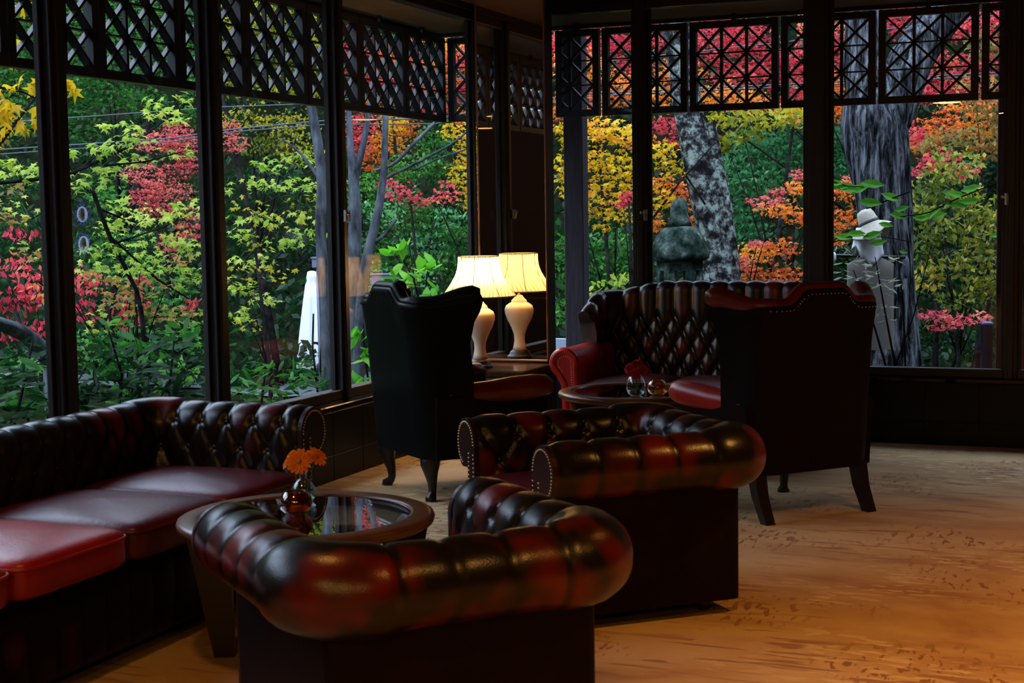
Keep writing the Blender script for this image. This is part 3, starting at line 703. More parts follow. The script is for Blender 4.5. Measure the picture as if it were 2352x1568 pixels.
def candle_glass(loc, s, m, label):
    t = thing('candle_holder', label, 'candle holder', loc, 0, 'dimpled glass candle holders')
    n = 40; prof = [(.02, .0), (.036, .003), (.049, .016), (.054, .034), (.050, .052), (.040, .066), (.034, .071)]
    mb = MB(); mb.lathe([(r*s, z*s) for r, z in prof]+[((r-.004)*s, z*s) for r, z in prof[::-1]], n, cap=False)
    V = mb.v[0].reshape(-1, n, 3)
    for k in range(len(V)):
        for j in range(n):
            f = 1+.035*math.cos(j*2*PI/5)*math.cos(k*PI); V[k, j, :2] *= f
    mb.v[0] = V.reshape(-1, 3); mb.build('dimpled_glass', m, t, True)
    MB().lathe([(0, .006*s), (.019*s, .006*s), (.019*s, .022*s), (.016*s, .022*s), (.016*s, .019*s), (0, .019*s)], 20).build('tealight', M['white_cloth'], t)
    return t
candle_glass((a1[0], a1[1], zt), 1.0, M['amber'], 'amber dimpled glass candle holder in front of the orange daisies')
# --- red flowers and a candle glass on the far table
v2 = onp(1461, 908, 'Z', zt); a2 = onp(1511, 906, 'Z', zt)
vb = thing('bud_vase', 'egg-shaped clear glass vase half full of water, holding red flowers', 'vase', (v2[0], v2[1], zt))
hollow(MB(), [(.0, 0), (.030, 0), (.044, .014), (.051, .036), (.050, .06), (.042, .086), (.031, .104), (.026, .112)], 30).build('glass_body', M['glass'], vb, True)
MB().lathe([(0, .004), (.03, .004), (.044, .016), (.047, .03), (0, .03)], 24).build('water', M['water'], vb, True)
bx_, by_ = v2[0], v2[1]
labs = ['red flower at the left of the far table vase', 'red flower at the right of the far table vase', 'topmost red flower in the far table vase', 'red flower hanging low over the front of the far table vase']
for lab, dx, dy, dz, nn in zip(labs, (-.032, .036, .004, .008), (-.01, .0, .012, -.03), (.142, .138, .165, .118), ((-.5, -.8, .4), (.5, -.75, .4), (0, -.5, .85), (.1, -.95, .1))):
    daisy(lab, (bx_+dx, by_+dy, zt+dz), nn, .034, M['red_petal'], (bx_, by_, zt+.012), 14, 'flowers in the far vase', 3, 'flower', 'crimson_flower')
lf = thing('leaf_sprig', 'dark green leaf sprig leaning out of the far table vase', 'leaf', (bx_, by_, zt+.10), 0)
for k, (dx, dz, rr) in enumerate(((-.085, .095, -.9), (-.09, .06, -1.1), (-.05, .07, -.7))):
    MB().add([(0, 0, 0), (dx*.5-.01, -.01, dz*.5+.012), (dx, -.012, dz), (dx*.5+.012, -.002, dz*.5-.012)], [(0, 1, 2, 3)]).build('leaf', M['vleaf'], lf)
MB().tube([(0, 0, -.08), (.0, 0, .0), (.012, .006, .06), (.022, .008, .10)], .002, 6).build('stem', M['stem'], lf, True)
candle_glass((a2[0], a2[1], zt), 1.06, M['honey'], 'round dimpled glass candle holder beside the red flowers')

# --- lamp table, lamp
lt = thing('lamp_table', 'square dark wooden side table against the mirror, carrying the table lamp', 'side table', (-3.55, 8.355, 0))
MB().box((-.335, -.245, .462), (.335, .245, .498), .006).build('tabletop', M['table_wood'], lt)
MB().box((-.335, -.2455, .488), (.335, -.2445, .499)).build('painted_lit_edge', M['brown_wood'], lt)  # paler wood strip paints the light along the tabletop's front edge
MB().box((-.32, -.23, .06), (.32, .235, .4615), .004).build('carcass', M['dark_wood'], lt)
MB().box((-.335, -.245, 0), (.335, .24, .0598), .004).build('plinth', M['dark_wood'], lt)
for sg in (-1, 1): MB().box((sg*.16-.145, -.243, .08), (sg*.16+.145, -.2305, .45), .004).build('door_panel', M['dark_wood'], lt)
lx, ly, lz = -3.555, 8.27, .499
lp = thing('table_lamp', 'lit table lamp with a cream vase body and pleated bell shade, on the side table', 'lamp', (lx, ly, lz))
M['ceramic'] = mat('cream_ceramic', (.74, .55, .38), .18)
MB().lathe([(0, 0), (.078, 0), (.080, .008), (.074, .016), (.066, .020), (.064, .034), (.052, .046), (.046, .05), (0, .05)], 40).build('wooden_base', M['dark_wood'], lp, True)
MB().lathe([(0, .05), (.046, .05), (.040, .075), (.034, .11), (.036, .15), (.055, .20), (.078, .245), (.092, .285), (.094, .31), (.085, .335), (.062, .352), (.05, .357), (.05, .366), (.048, .370), (.032, .385), (.022, .40), (.012, .404), (0, .404)], 48).build('vase_body', M['ceramic'], lp, True)
MB().tube([(0, 0, .40), (0, 0, .47)], .009, 10).build('socket_stem', M['brass'], lp, True)
m = bpy.data.materials.new('pleated_shade_cloth'); m.use_nodes = True; nt = m.node_tree; nt.nodes.clear(); M['shade'] = m
_o = N(m, 'ShaderNodeOutputMaterial'); _d = N(m, 'ShaderNodeBsdfDiffuse'); _t = N(m, 'ShaderNodeBsdfTranslucent'); _x = N(m, 'ShaderNodeMixShader'); _x.inputs['Fac'].default_value = .55
_d.inputs['Color'].default_value = (.85, .68, .45, 1); _t.inputs['Color'].default_value = (.95, .76, .46, 1)
L(m, _d.outputs[0], _x.inputs[1]); L(m, _t.outputs[0], _x.inputs[2]); L(m, _x.outputs[0], _o.inputs['Surface'])
n = 192; prof = [(.232, .430), (.216, .452), (.199, .475), (.182, .497), (.165, .525), (.150, .549), (.139, .575), (.132, .599), (.128, .635), (.127, .668)]
mb = MB(); a = np.arange(n)*2*PI/n; G = []
for r_, z in prof:
    tw = (z-.43)*2.2; rr = r_*(.955)+.0028*np.sign(np.sin(a*48))*1.0
    G.append(np.stack([rr*np.cos(a+tw), rr*np.sin(a+tw), np.full(n, z)], 1))
Gi = np.stack(G, 0).transpose(1, 0, 2); mb.grid(Gi, True); mb.build('pleated_shade', M['shade'], lp)
M['trimcloth'] = mat('shade_binding', (.42, .26, .10), .8)
for r_, z in ((.2225, .430), (.119, .668)):
    aa = np.linspace(0, 2*PI, 65); MB().tube(np.stack([r_*np.cos(aa), r_*np.sin(aa), np.full(65, z)], 1), .0042, 6, False).build('shade_binding', M['trimcloth'], lp, True)
for k in range(8):
    q = k*PI/4+.2; MB().tube([(r_*.958*math.cos(q), r_*.958*math.sin(q), z) for r_, z in prof], .0022, 5).build('shade_rib', M['trimcloth'], lp, True)
MB().lathe([(0, .47), (.014, .472), (.018, .49), (.03, .52), (.033, .54), (.024, .565), (0, .575)], 20).build('bulb', M['white_cloth'], lp, True).visible_shadow = True
light('bulb_light', 'POINT', (lx, ly, lz+.545), 110, (1.0, .66, .32), shadow_soft_size=.036).parent = None
# --- two little dials stuck to the left pane
M['clear_plastic'] = glassmat('clear_plastic', 2.0, (.9, .93, .98)); M['blue_bead'] = leafmat('blue_bead', [(0, (.25, .32, .85)), (1, (.25, .32, .85))], .8); M['rim_plastic'] = leafmat('frosted_rim', [(0, (.85, .88, .92)), (1, (.85, .88, .92))], .85); M['red_mark_t'] = leafmat('red_translucent', [(0, (.7, .01, .02)), (1, (.7, .01, .02))], .6); M['red_mark'] = mat('red_pointer', (.55, .01, .02), .4)
for k, (px, py, lab) in enumerate(((189, 492, 'clear round window ornament with a ring of blue beads, upper of the pair'), (192, 560, 'clear round window ornament with a ring of blue beads, lower of the pair'))):
    p = onp(px, py, 'X', GX+.012); t = thing('window_ornament', lab, 'ornament', p, PI/2, 'bead-ringed ornaments on the left pane')
    aa = np.linspace(0, 2*PI, 33)
    MB().tube(np.stack([.030*np.cos(aa), 0*aa, .030*np.sin(aa)], 1), .0032, 8, False).build('rim', M['rim_plastic'], t, True)
    b = MB().lathe([(0, -.003), (.028, -.003), (.028, .001), (0, .003)], 24); b.v[0] = b.v[0][:, [0, 2, 1]]; b.build('disc', M['clear_plastic'], t, True)
    superbox(0, -.006, -.001, .0055, .003, .0095, 1, 1, 8, 10).build('pointer', M['red_mark_t'], t, True)
    MB().tube([(0, -.006, .004), (.004, -.006, .02)], .0012, 5).build('needle', M['red_mark'], t)
    bm = superbox(0, 0, 0, .005, .003, .005, 1, 1, 6, 8).mesh('bead', True); bm.materials.append(M['blue_bead'])
    for j in range(12): inst('bead', bm, t, (.041*math.cos(j*PI/6+.2), 0, .041*math.sin(j*PI/6+.2)))

# ================================================================= OUTDOORS
VX, VY = math.sin(YAW), math.cos(YAW)
def gz(x, y):
    d = x*VX+y*VY; lat = x*VY-y*VX
    right = np.clip((lat+3)/4, 0, 1)                 # steeper bank beyond the right windows, shaped to cut daylight indoors
    e = np.maximum(np.maximum(d-19.6, -x-21), np.maximum(x-7.5, 0))  # side banks out of view, added to block the low sky
    z = -.55-.02*np.clip(-x-5, 0, 12)+np.clip(e, 0, 30)*(.46+.2*right)+np.clip(e-4, 0, 14)*(.5+.5*right)
    return z+.10*np.sin(x*1.3+y*.7)*np.clip((d-12)/6, 0, 1)+.06*np.sin(x*3.1-y*2.3)*np.clip((d-14)/6, 0, 1)
gx, gy = np.meshgrid(np.linspace(-44, 34, 100), np.linspace(-14, 52, 90), indexing='ij')
GROUND = struct('ground', MB().grid(np.stack([gx, gy, gz(gx, gy)], -1)), M['soil'], smooth=True)
dd, ll = np.meshgrid(np.linspace(18.2, 19.4, 4), np.linspace(-9, -1.5, 30), indexing='ij')
dd = dd+.25*np.sin(ll*.9)
rx_, ry_ = dd*VX+ll*VY, dd*VY-ll*VX
struct('road', MB().grid(np.stack([rx_, ry_, gz(rx_, ry_)+.03], -1)), M['road'], smooth=True)
# the inn's other wing, seen only in the mirror
an = thing('inn_wing', 'dark timber wing of the inn with pale louvres, reflected in the pillar mirror', 'building', (-7.2, -3.0, -.6))
MB().box((-2.5, -14, 0), (.0, 3.0, 7.5)).build('timber_wall', mat('wing_timber', (.010, .004, .002), 1.0, **{'Specular IOR Level': .0}), an)
SLAT = MB().box((-.5, -.5, -.5), (.5, .5, .5)).mesh('louvre'); SLAT.materials.append(mat('pale_louvre', (.5, .55, .62), .6))
for k in range(22): inst('louvre_slat', SLAT, an, (-1.25, 3.05, 3.4+.12*k), (.5, 0, 0), (2.4, .08, .03))
for k in range(22): inst('louvre_slat', SLAT, an, (.05, 0.2, 3.4+.12*k), (0, .5, 0), (.08, 5.4, .03))

# ---- leaves
def star(tips, notch, stem=.28):
    ang = [math.radians(90+t) for t, _ in tips]; out = []
    for i, (a, (_, r)) in enumerate(zip(ang, tips)):
        out.append((r*math.cos(a), r*math.sin(a)))
        if i < len(tips)-1: b = (a+ang[i+1])/2; out.append((notch*math.cos(b), notch*math.sin(b)))
    out.append((0, -stem)); return np.array(out)
TPL = {
 'maple': star([(-112, .62), (-58, .9), (0, 1.0), (58, .9), (112, .62)], .36),
 'maple3': star([(-75, .85), (0, 1.0), (75, .85)], .36, .4),
 'oval': np.array([(0, -1), (.42, -.45), (.46, .2), (0, 1), (-.46, .2), (-.42, -.45)])*.9,
 'oval4': np.array([(0, -1), (.5, -.1), (0, 1), (-.5, -.1)])*.9,
 'long': np.array([(0, -1), (.2, -.45), (.23, .15), (0, 1), (-.23, .15), (-.2, -.45)]),
 'needle': np.array([(0, -1), (.13, 0), (0, 1), (-.13, 0)])*1.25,
}
def frames(n, droop, tilt):
    """axes of n leaves: long axis b pointing outward and down by droop, normal c leaning from the vertical by tilt"""
    az = rng.uniform(0, 2*PI, n); dr = rng.normal(droop, .35, n)
    b = np.stack([np.cos(az)*np.cos(dr), np.sin(az)*np.cos(dr), -np.sin(dr)], 1)
    up = np.stack([np.sin(az)*0, az*0, np.ones(n)], 1); a = np.cross(b, up); a /= np.linalg.norm(a, axis=1)[:, None]+1e-9
    c = np.cross(a, b); r = rng.normal(0, tilt, n)
    a2 = a*np.cos(r)[:, None]+c*np.sin(r)[:, None]
    return a2, b
def leaf_mesh(name, P, size, tpl, hue, droop=.6, tilt=.6, m=None):
    T = TPL[tpl]; n = len(P); k = len(T); a, b = frames(n, droop, tilt)
    s = np.asarray(size)*rng.uniform(.75, 1.25, n)
    V = P[:, None, :]+s[:, None, None]*(T[None, :, 0, None]*a[:, None, :]+T[None, :, 1, None]*b[:, None, :])
    c = np.cross(a, b); V += (s[:, None]*(.25*np.abs(T[:, 0])[None])) [..., None]*c[:, None, :]*rng.uniform(-1, .6, n)[:, None, None]
    me = bpy.data.meshes.new(name); me.vertices.add(n*k); me.vertices.foreach_set('co', V.astype('f').ravel())
    me.loops.add(n*k); me.loops.foreach_set('vertex_index', np.arange(n*k, dtype='i'))
    me.polygons.add(n); me.polygons.foreach_set('loop_start', np.arange(0, n*k, k, dtype='i'))
    at_ = me.attributes.new('hue', 'FLOAT', 'FACE'); at_.data.foreach_set('value', np.asarray(hue, 'f'))
    me.update(calc_edges=True); me.validate()
    if m is not None: me.materials.append(m)
    return me
def place(px, py, where):
    if isinstance(where, str): return onp(px, py, where[0], float(where[1:]))
    return at(px, py, where)
def bough_points(boughs, where, leafpx, dens):
    Ps = []; Ss = []; Hs = []
    for bgh in boughs:
        px, py, rx, ry = bgh[:4]; c = place(px, py, where); dist = np.linalg.norm(c-[0, 0, CAMH]); u = dist/FPX
        n = max(6, int((dens*1.55 if not isinstance(where, str) else dens*2.0)*PI*rx*ry/(leafpx*leafpx*.75)))
        q = rng.normal(0, 1, (n, 3)); q /= np.linalg.norm(q, axis=1)[:, None]; q *= rng.uniform(.15, 1, n)[:, None]**.6
        # layered sprays: gather heights towards a few levels
        lev = max(2, int(ry/14)); q[:, 2] = np.where(rng.random(n) < .65, np.round(q[:, 2]*lev)/lev+rng.normal(0, .12/lev, n), q[:, 2])
        dpt = min(rx, 90)*.8
        Ps.append(c+u*(q[:, :1]*rx*_R*1.08+q[:, 1:2]*dpt*_fw+q[:, 2:]*ry*np.array([0, 0, 1.0])))
        Ss.append(np.full(n, leafpx*u*.62)); Hs.append(np.clip(rng.beta(2, 2, n)*.8+.1+rng.normal(0, .14), 0, 1))
    return np.concatenate(Ps), np.concatenate(Ss), np.concatenate(Hs)
def stems(name, lines, where, m, parent):
    mb = MB()
    for ln in lines:
        P = []; Rr = []
        for px, py, w in ln:
            p = place(px, py, where); P.append(p); Rr.append(w/2*np.linalg.norm(p-[0, 0, CAMH])/FPX)
        P = np.array(P); t = np.linspace(0, 1, len(P)); tt = np.linspace(0, 1, max(len(P), 3*len(P)))
        mb.tube(np.stack([np.interp(tt, t, P[:, i]) for i in range(3)], 1), np.interp(tt, t, Rr), 7)
    o = mb.build(name, m, parent, True); return o
LEAFVAR = {}
def leaf_variant(tpl, key, h):
    k = (tpl, key, h)
    if k not in LEAFVAR:
        T = TPL[tpl]; mb = MB(); n = len(T)
        V = [(x, y, -.22*abs(x)-.12*y*y) for x, y in T]+[(0, .1, .02)]
        mb.add(V, [(i, (i+1) % n, n) for i in range(n)]); me = mb.mesh('leaf'); me.materials.append(LEAF[key])
        a_ = me.attributes.new('hue', 'FLOAT', 'FACE'); a_.data.foreach_set('value', np.full(n, h, 'f')); LEAFVAR[k] = me
    return LEAFVAR[k]
def plant(name, label, cat, key, where, leafpx, tpl, boughs, lines=(), dens=1.6, bark='dark_bark', group=None, nobj=0, droop=.6, tilt=.6, root=None, part='crown', stuffname=None):
    P, S, H = bough_points(boughs, where, leafpx, dens)
    cx, cy = P[:, 0].mean(), P[:, 1].mean(); z0 = float(gz(cx, cy))
    t = thing(name, label, cat, (cx, cy, z0), 0, group); off = np.array([cx, cy, z0])
    if nobj:
        d = np.linalg.norm(P-[0, 0, CAMH], axis=1); idx = rng.permutation(len(P))[:nobj]; rest = np.setdiff1d(np.arange(len(P)), idx)
        a, b = frames(len(idx), droop, tilt)
        for k, i in enumerate(idx):
            A, B = Vector(a[k]), Vector(b[k]); Cc = A.cross(B); me = leaf_variant(tpl, key, round(float(H[i])*7)/7)
            o = bpy.data.objects.new('leaf', me); C.objects.link(o); o.parent = t
            s = S[i]*random.uniform(.8, 1.2)
            p = P[i]-off
            o.matrix_local = Matrix(((A.x*s, B.x*s, Cc.x*s, p[0]), (A.y*s, B.y*s, Cc.y*s, p[1]), (A.z*s, B.z*s, Cc.z*s, p[2]), (0, 0, 0, 1)))
        P, S, H = P[rest], S[rest], H[rest]
    if len(P):
        me = leaf_mesh(part, P-off, S, tpl, H, droop, tilt, LEAF[key]); o = link(part, me, None, t); o['kind'] = 'stuff'
    # trunk down to the ground unless lines give it
    tl = list(lines)
    if tl:
        o = stems('branches', tl, where, M[bark], t); o.data.transform(Matrix.Translation(-Vector(off)))
    c = P.mean(0) if len(P) else off
    if root is not False:
        h = np.array([cx, cy, 0])
        top = P[np.argsort(P[:, 2])[len(P)//2]] if len(P) else off
        g = np.array([cx, cy, z0-.05]); r0 = max(.012, .013*abs(top[2]-z0))
        pts = [g, g*.6+top*.4+[.05, .03, 0], top]
        MB().tube(np.array(pts)-off, [r0, r0*.8, r0*.4], 8).build('trunk', M[bark], t, True)
        nb = MB()
        bl = [b for b in boughs][::3][:5]
        for bgh in bl:
            e = place(bgh[0], bgh[1], where); nb.tube(np.array([pts[1], (pts[1]+e)/2+[0, 0, .06*abs(e[2]-pts[1][2])], e])-off, [r0*.4, r0*.22, r0*.08], 5)
        nb.build('limbs', M[bark], t, True)
    return t
BG = 'trees on the slope beyond the windows'
# background, left windows
plant('maple_tree', 'deep green maple high behind the leftmost lattice panels', 'tree', 'green', 19.0, 11, 'maple3', [(250, 40, 130, 60), (190, 140, 80, 60), (330, 130, 90, 60), (250, 220, 90, 45), (170, 290, 60, 60), (400, 60, 60, 60), (440, 150, 50, 60), (60, 60, 60, 60), (60, 150, 50, 40), (320, 230, 70, 35), (450, 250, 40, 40), (190, 215, 40, 40), (20, 170, 70, 60), (70, 230, 60, 50), (-30, 120, 70, 60), (10, 60, 60, 60), (20, 270, 60, 50), (120, 200, 50, 60)], group=BG)
plant('maple_tree', 'distant soft red maple seen between the first two left mullions', 'tree', 'pink', 17.5, 8, 'maple3', [(360, 325, 55, 30), (405, 300, 40, 22), (340, 400, 60, 32), (425, 380, 45, 28), (385, 440, 65, 30), (330, 452, 40, 25), (540, 330, 32, 25), (530, 295, 25, 20), (420, 330, 45, 30), (370, 480, 60, 20), (440, 520, 40, 40), (400, 560, 40, 26)], group=BG, dens=2.0)
plant('broadleaf_tree', 'olive-yellow tree behind the lattice right of the second mullion', 'tree', 'ygreen', 18.5, 10, 'oval4', [(560, 60, 70, 60), (640, 110, 80, 70), (600, 200, 80, 40), (700, 200, 50, 50), (560, 275, 60, 30), (665, 290, 70, 35), (600, 335, 60, 28), (690, 350, 60, 30), (520, 150, 40, 60), (640, 30, 80, 40), (720, 90, 40, 60)], group=BG)
plant('conifer_tree', 'dark conifer rising behind the folded white parasol', 'tree', 'dark', 22.6, 15, 'needle', [(560, 440, 70, 60), (640, 620, 90, 70), (600, 710, 100, 60), (700, 480, 70, 60), (545, 560, 70, 60), (690, 740, 90, 60), (560, 790, 80, 30), (640, 530, 90, 60), (650, 410, 90, 50), (740, 600, 50, 60), (760, 400, 40, 70)], group=BG, dens=2.2, tilt=1.0)
plant('conifer_tree', 'dark green conifer behind the bead ornaments on the left pane', 'tree', 'dark', 20.0, 16, 'needle', [(230, 470, 80, 60), (300, 540, 90, 60), (250, 410, 60, 50), (360, 590, 90, 50), (200, 560, 60, 60), (430, 470, 40, 60), (330, 660, 100, 60), (200, 680, 80, 60), (430, 640, 50, 80), (40, 420, 80, 60), (60, 520, 80, 50), (150, 350, 60, 50), (30, 620, 60, 50), (300, 300, 80, 40)], group=BG, dens=2.0, tilt=1.0)
plant('green_shrub', 'mid green shrub under the sapling between the left mullions', 'shrub', 'green', 14.5, 15, 'maple3', [(240, 450, 50, 40), (280, 560, 70, 40), (340, 620, 70, 40), (230, 620, 50, 40), (410, 690, 60, 40), (300, 760, 90, 40), (420, 790, 60, 40), (200, 800, 60, 40)], group='shrubs under the left windows')
# nearer, left
plant('maple_tree', 'yellow maple with large leaves at the left picture edge', 'tree', 'yellow', 'X-5.45', 42, 'maple', [(25, 225, 55, 40), (60, 285, 45, 30), (15, 320, 40, 26), (85, 205, 18, 18), (35, 110, 35, 40), (45, 30, 30, 30), (30, 265, 50, 40), (160, 200, 20, 20)], [[(0, 330, 8), (60, 250, 6), (110, 190, 3)], [(0, 200, 8), (50, 210, 5), (90, 230, 2)]], nobj=75, dens=1.5, droop=.75, root=False)
SPR = [(60, 395, 70, 20), (20, 370, 35, 15), (210, 345, 60, 20), (300, 325, 70, 24), (380, 268, 60, 22), (425, 228, 35, 16), (235, 400, 80, 20), (330, 370, 60, 16), (415, 350, 45, 14), (190, 430, 40, 18), (270, 290, 60, 14), (120, 380, 40, 16), (360, 240, 50, 14)]
plant('maple_tree', 'light green leafy branch arching across the left panes', 'tree', 'lime', 'X-5.9', 28, 'maple', SPR, [[(0, 420, 9), (150, 405, 8), (300, 335, 6), (400, 260, 4), (455, 220, 2)], [(240, 380, 5), (330, 372, 4), (450, 340, 2)], [(170, 400, 5), (230, 350, 4), (300, 300, 2)]], nobj=260, dens=1.7, droop=.35, tilt=.45, root=False)
plant('maple_sapling', 'yellow-green maple sapling filling the pane beside the bead ornaments', 'tree', 'lime', 'X-6.3', 25, 'maple', [(340, 500, 80, 18), (260, 520, 50, 16), (425, 480, 45, 22), (230, 575, 60, 18), (380, 560, 80, 20), (300, 615, 80, 20), (425, 630, 40, 24), (270, 470, 40, 14), (350, 590, 50, 14), (520, 430, 16, 20)], [[(210, 430, 9), (250, 540, 10), (320, 680, 10), (340, 850, 14)], [(250, 540, 5), (360, 640, 5), (440, 690, 3)], [(260, 560, 5), (380, 520, 4), (440, 480, 2)], [(230, 480, 5), (300, 510, 3)]], nobj=230, dens=1.7, droop=.4, tilt=.5, root=False)
plant('maple_sapling', 'bronze and green maple twigs low between the first two left mullions', 'tree', 'bronze', 'X-6.5', 22, 'maple3', [(330, 660, 90, 24), (270, 690, 50, 24), (420, 720, 50, 24), (350, 720, 80, 24), (230, 640, 40, 20), (400, 600, 50, 16), (30, 500, 40, 20), (20, 430, 40, 24), (70, 590, 40, 16)], dens=1.3, droop=.4, group='shrubs under the left windows')
plant('maple_sapling', 'pale yellow-green maple sapling left of the slim grey trunk', 'tree', 'lime', 'X-6.9', 21, 'maple', [(640, 375, 70, 20), (705, 365, 45, 18), (590, 415, 45, 18), (660, 425, 80, 18), (725, 430, 30, 20), (555, 540, 40, 20), (600, 500, 60, 18), (570, 600, 55, 22), (640, 560, 60, 18), (705, 540, 45, 22), (555, 660, 45, 22), (610, 690, 40, 16), (555, 720, 30, 24), (690, 500, 40, 16)], [[(535, 620, 6), (600, 560, 6), (650, 500, 5), (700, 430, 3)], [(600, 640, 6), (650, 570, 6), (655, 500, 4)], [(600, 470, 3), (660, 440, 3), (740, 420, 2)]], nobj=250, dens=1.5, droop=.4, tilt=.5, root=False)
plant('red_shrub', 'crimson-leaved shrub low at the left picture edge', 'shrub', 'red', 11.0, 15, 'oval4', [(50, 540, 45, 16), (30, 615, 60, 30), (85, 660, 50, 40), (40, 690, 65, 36), (200, 650, 45, 40), (190, 715, 35, 34), (300, 700, 45, 34), (285, 745, 45, 20), (100, 755, 50, 26), (20, 760, 40, 30), (320, 650, 30, 20), (440, 700, 30, 20)], dens=1.5, droop=.9)
RH = [(40, 880, 80, 60), (95, 810, 40, 36), (30, 955, 70, 36), (225, 885, 60, 50), (300, 855, 70, 50), (385, 880, 70, 50), (440, 905, 40, 40), (260, 800, 60, 34), (425, 810, 50, 40), (210, 930, 40, 30), (330, 920, 60, 30), (110, 930, 50, 40), (360, 790, 40, 20)]
plant('rhododendron_bush', 'dark glossy long-leaved bush along the wall under the left windows', 'shrub', 'dark', 'X-5.6', 48, 'long', RH, [[(75, 780, 5), (60, 860, 6), (30, 990, 8)], [(250, 760, 4), (280, 860, 6), (270, 980, 8)], [(400, 780, 4), (390, 880, 6), (400, 980, 8)]], nobj=290, dens=3.0, droop=.1, tilt=.7, root=False)
plant('rhododendron_bush', 'brighter green bush among the dark one, below the bead ornaments', 'shrub', 'green', 'X-5.9', 30, 'oval', [(240, 840, 60, 36), (330, 810, 70, 36), (220, 780, 40, 30), (400, 850, 60, 40), (300, 900, 70, 40), (430, 760, 40, 30), (60, 920, 60, 40), (60, 840, 40, 30), (270, 740, 40, 20)], dens=1.5, droop=.5, root=False)
plant('rhododendron_bush', 'leafy bush under the second left window, before the folded parasol', 'shrub', 'green', 'X-5.9', 34, 'long', [(560, 890, 50, 30), (640, 885, 60, 32), (720, 880, 45, 32), (600, 850, 50, 20), (700, 840, 40, 20), (560, 925, 50, 14), (660, 915, 60, 14)], [[(600, 760, 4), (610, 850, 5), (600, 930, 6)], [(720, 720, 4), (718, 800, 5), (730, 900, 6)], [(740, 740, 3), (735, 850, 4), (745, 900, 5)]], nobj=150, dens=2.4, droop=.2, tilt=.7, root=False)
plant('maple_tree', 'green and yellow maple thicket behind the sapling, low between the first two left mullions', 'tree', 'lime', 10.8, 17, 'maple', [(330, 560, 90, 40), (250, 620, 70, 40), (400, 640, 70, 40), (320, 700, 90, 40), (430, 740, 50, 36), (230, 740, 50, 36), (420, 560, 50, 40), (240, 520, 50, 30), (330, 480, 50, 24), (60, 480, 70, 30), (70, 570, 50, 20), (60, 400, 60, 30), (300, 640, 60, 30)], dens=.62, droop=.45, tilt=.5)
plant('maple_tree', 'green maple thicket low in the second left pane, left of the parasol', 'tree', 'ygreen', 12.0, 15, 'maple', [(570, 480, 60, 36), (640, 500, 70, 30), (700, 470, 50, 30), (560, 640, 50, 40), (580, 560, 50, 30), (640, 620, 50, 30), (570, 740, 40, 30)], dens=.55, droop=.45, tilt=.5)
# third left window
plant('maple_tree', 'red maple behind the lattice above the thin grey stems', 'tree', 'red', 21.5, 9, 'maple3', [(820, 120, 45, 70), (870, 170, 50, 60), (830, 285, 45, 45), (830, 340, 32, 36), (940, 215, 45, 30), (1060, 210, 45, 30), (1060, 140, 45, 30), (1000, 250, 45, 20), (940, 120, 40, 40)], group=BG, dens=2.0)
plant('maple_tree', 'orange maple behind the eaves corner lattice', 'tree', 'orange', 22.0, 9, 'maple3', [(900, 120, 55, 45), (980, 140, 60, 45), (1050, 110, 60, 35), (890, 320, 60, 50), (935, 290, 40, 30), (860, 365, 40, 40), (1060, 270, 35, 25), (1000, 200, 60, 40), (880, 230, 50, 40), (1080, 180, 40, 40), (1130, 130, 50, 60)], group=BG, dens=2.0)
plant('maple_tree', 'yellow maple seen just left of the mirror pillar', 'tree', 'yellow', 17.0, 10, 'maple3', [(1075, 330, 34, 50), (1065, 400, 42, 45), (1080, 460, 32, 35), (905, 280, 30, 30), (1035, 300, 30, 24), (1120, 390, 40, 80)], group=BG, dens=2.0)
plant('maple_tree', 'small crimson maple branch hanging above the wing chair and lamp', 'tree', 'red', 15.0, 12, 'maple3', [(915, 440, 48, 26), (960, 462, 30, 16), (1030, 440, 36, 24), (1000, 460, 30, 12), (890, 420, 26, 14)], group=BG, dens=1.8)
plant('green_shrub', 'tall green thicket behind the lit lamp and wing chair', 'shrub', 'green', 18.5, 10, 'oval4', [(1000, 330, 50, 40), (960, 380, 70, 40), (1020, 400, 50, 40), (900, 400, 50, 30), (1000, 520, 90, 40), (920, 520, 70, 50), (1050, 550, 60, 40), (890, 600, 50, 60), (1000, 600, 70, 40), (950, 480, 70, 36), (840, 450, 50, 60), (830, 600, 40, 80), (1060, 620, 50, 60), (950, 680, 90, 50), (830, 720, 40, 60)], dens=2.2)
plant('green_shrub', 'blue-green creeper over the slope behind the thin grey stems', 'shrub', 'bluegreen', 17.6, 11, 'oval4', [(960, 560, 70, 40), (880, 490, 50, 40), (1030, 500, 40, 30), (870, 640, 40, 40), (960, 640, 50, 30), (900, 440, 30, 20)], dens=1.2)
plant('magnolia_bush', 'bright green large-leaved bush behind the black wing chair', 'shrub', 'bright', 'X-5.25', 42, 'oval', [(910, 575, 26, 22), (940, 620, 36, 26), (970, 655, 36, 26), (1000, 690, 30, 20), (830, 770, 26, 22), (832, 825, 30, 26), (845, 870, 30, 16), (915, 640, 30, 20), (985, 610, 20, 20)], [[(905, 560, 3), (950, 640, 4), (980, 760, 6)], [(835, 740, 3), (838, 820, 4), (850, 900, 6)]], nobj=110, dens=1.5, droop=.5, root=False)
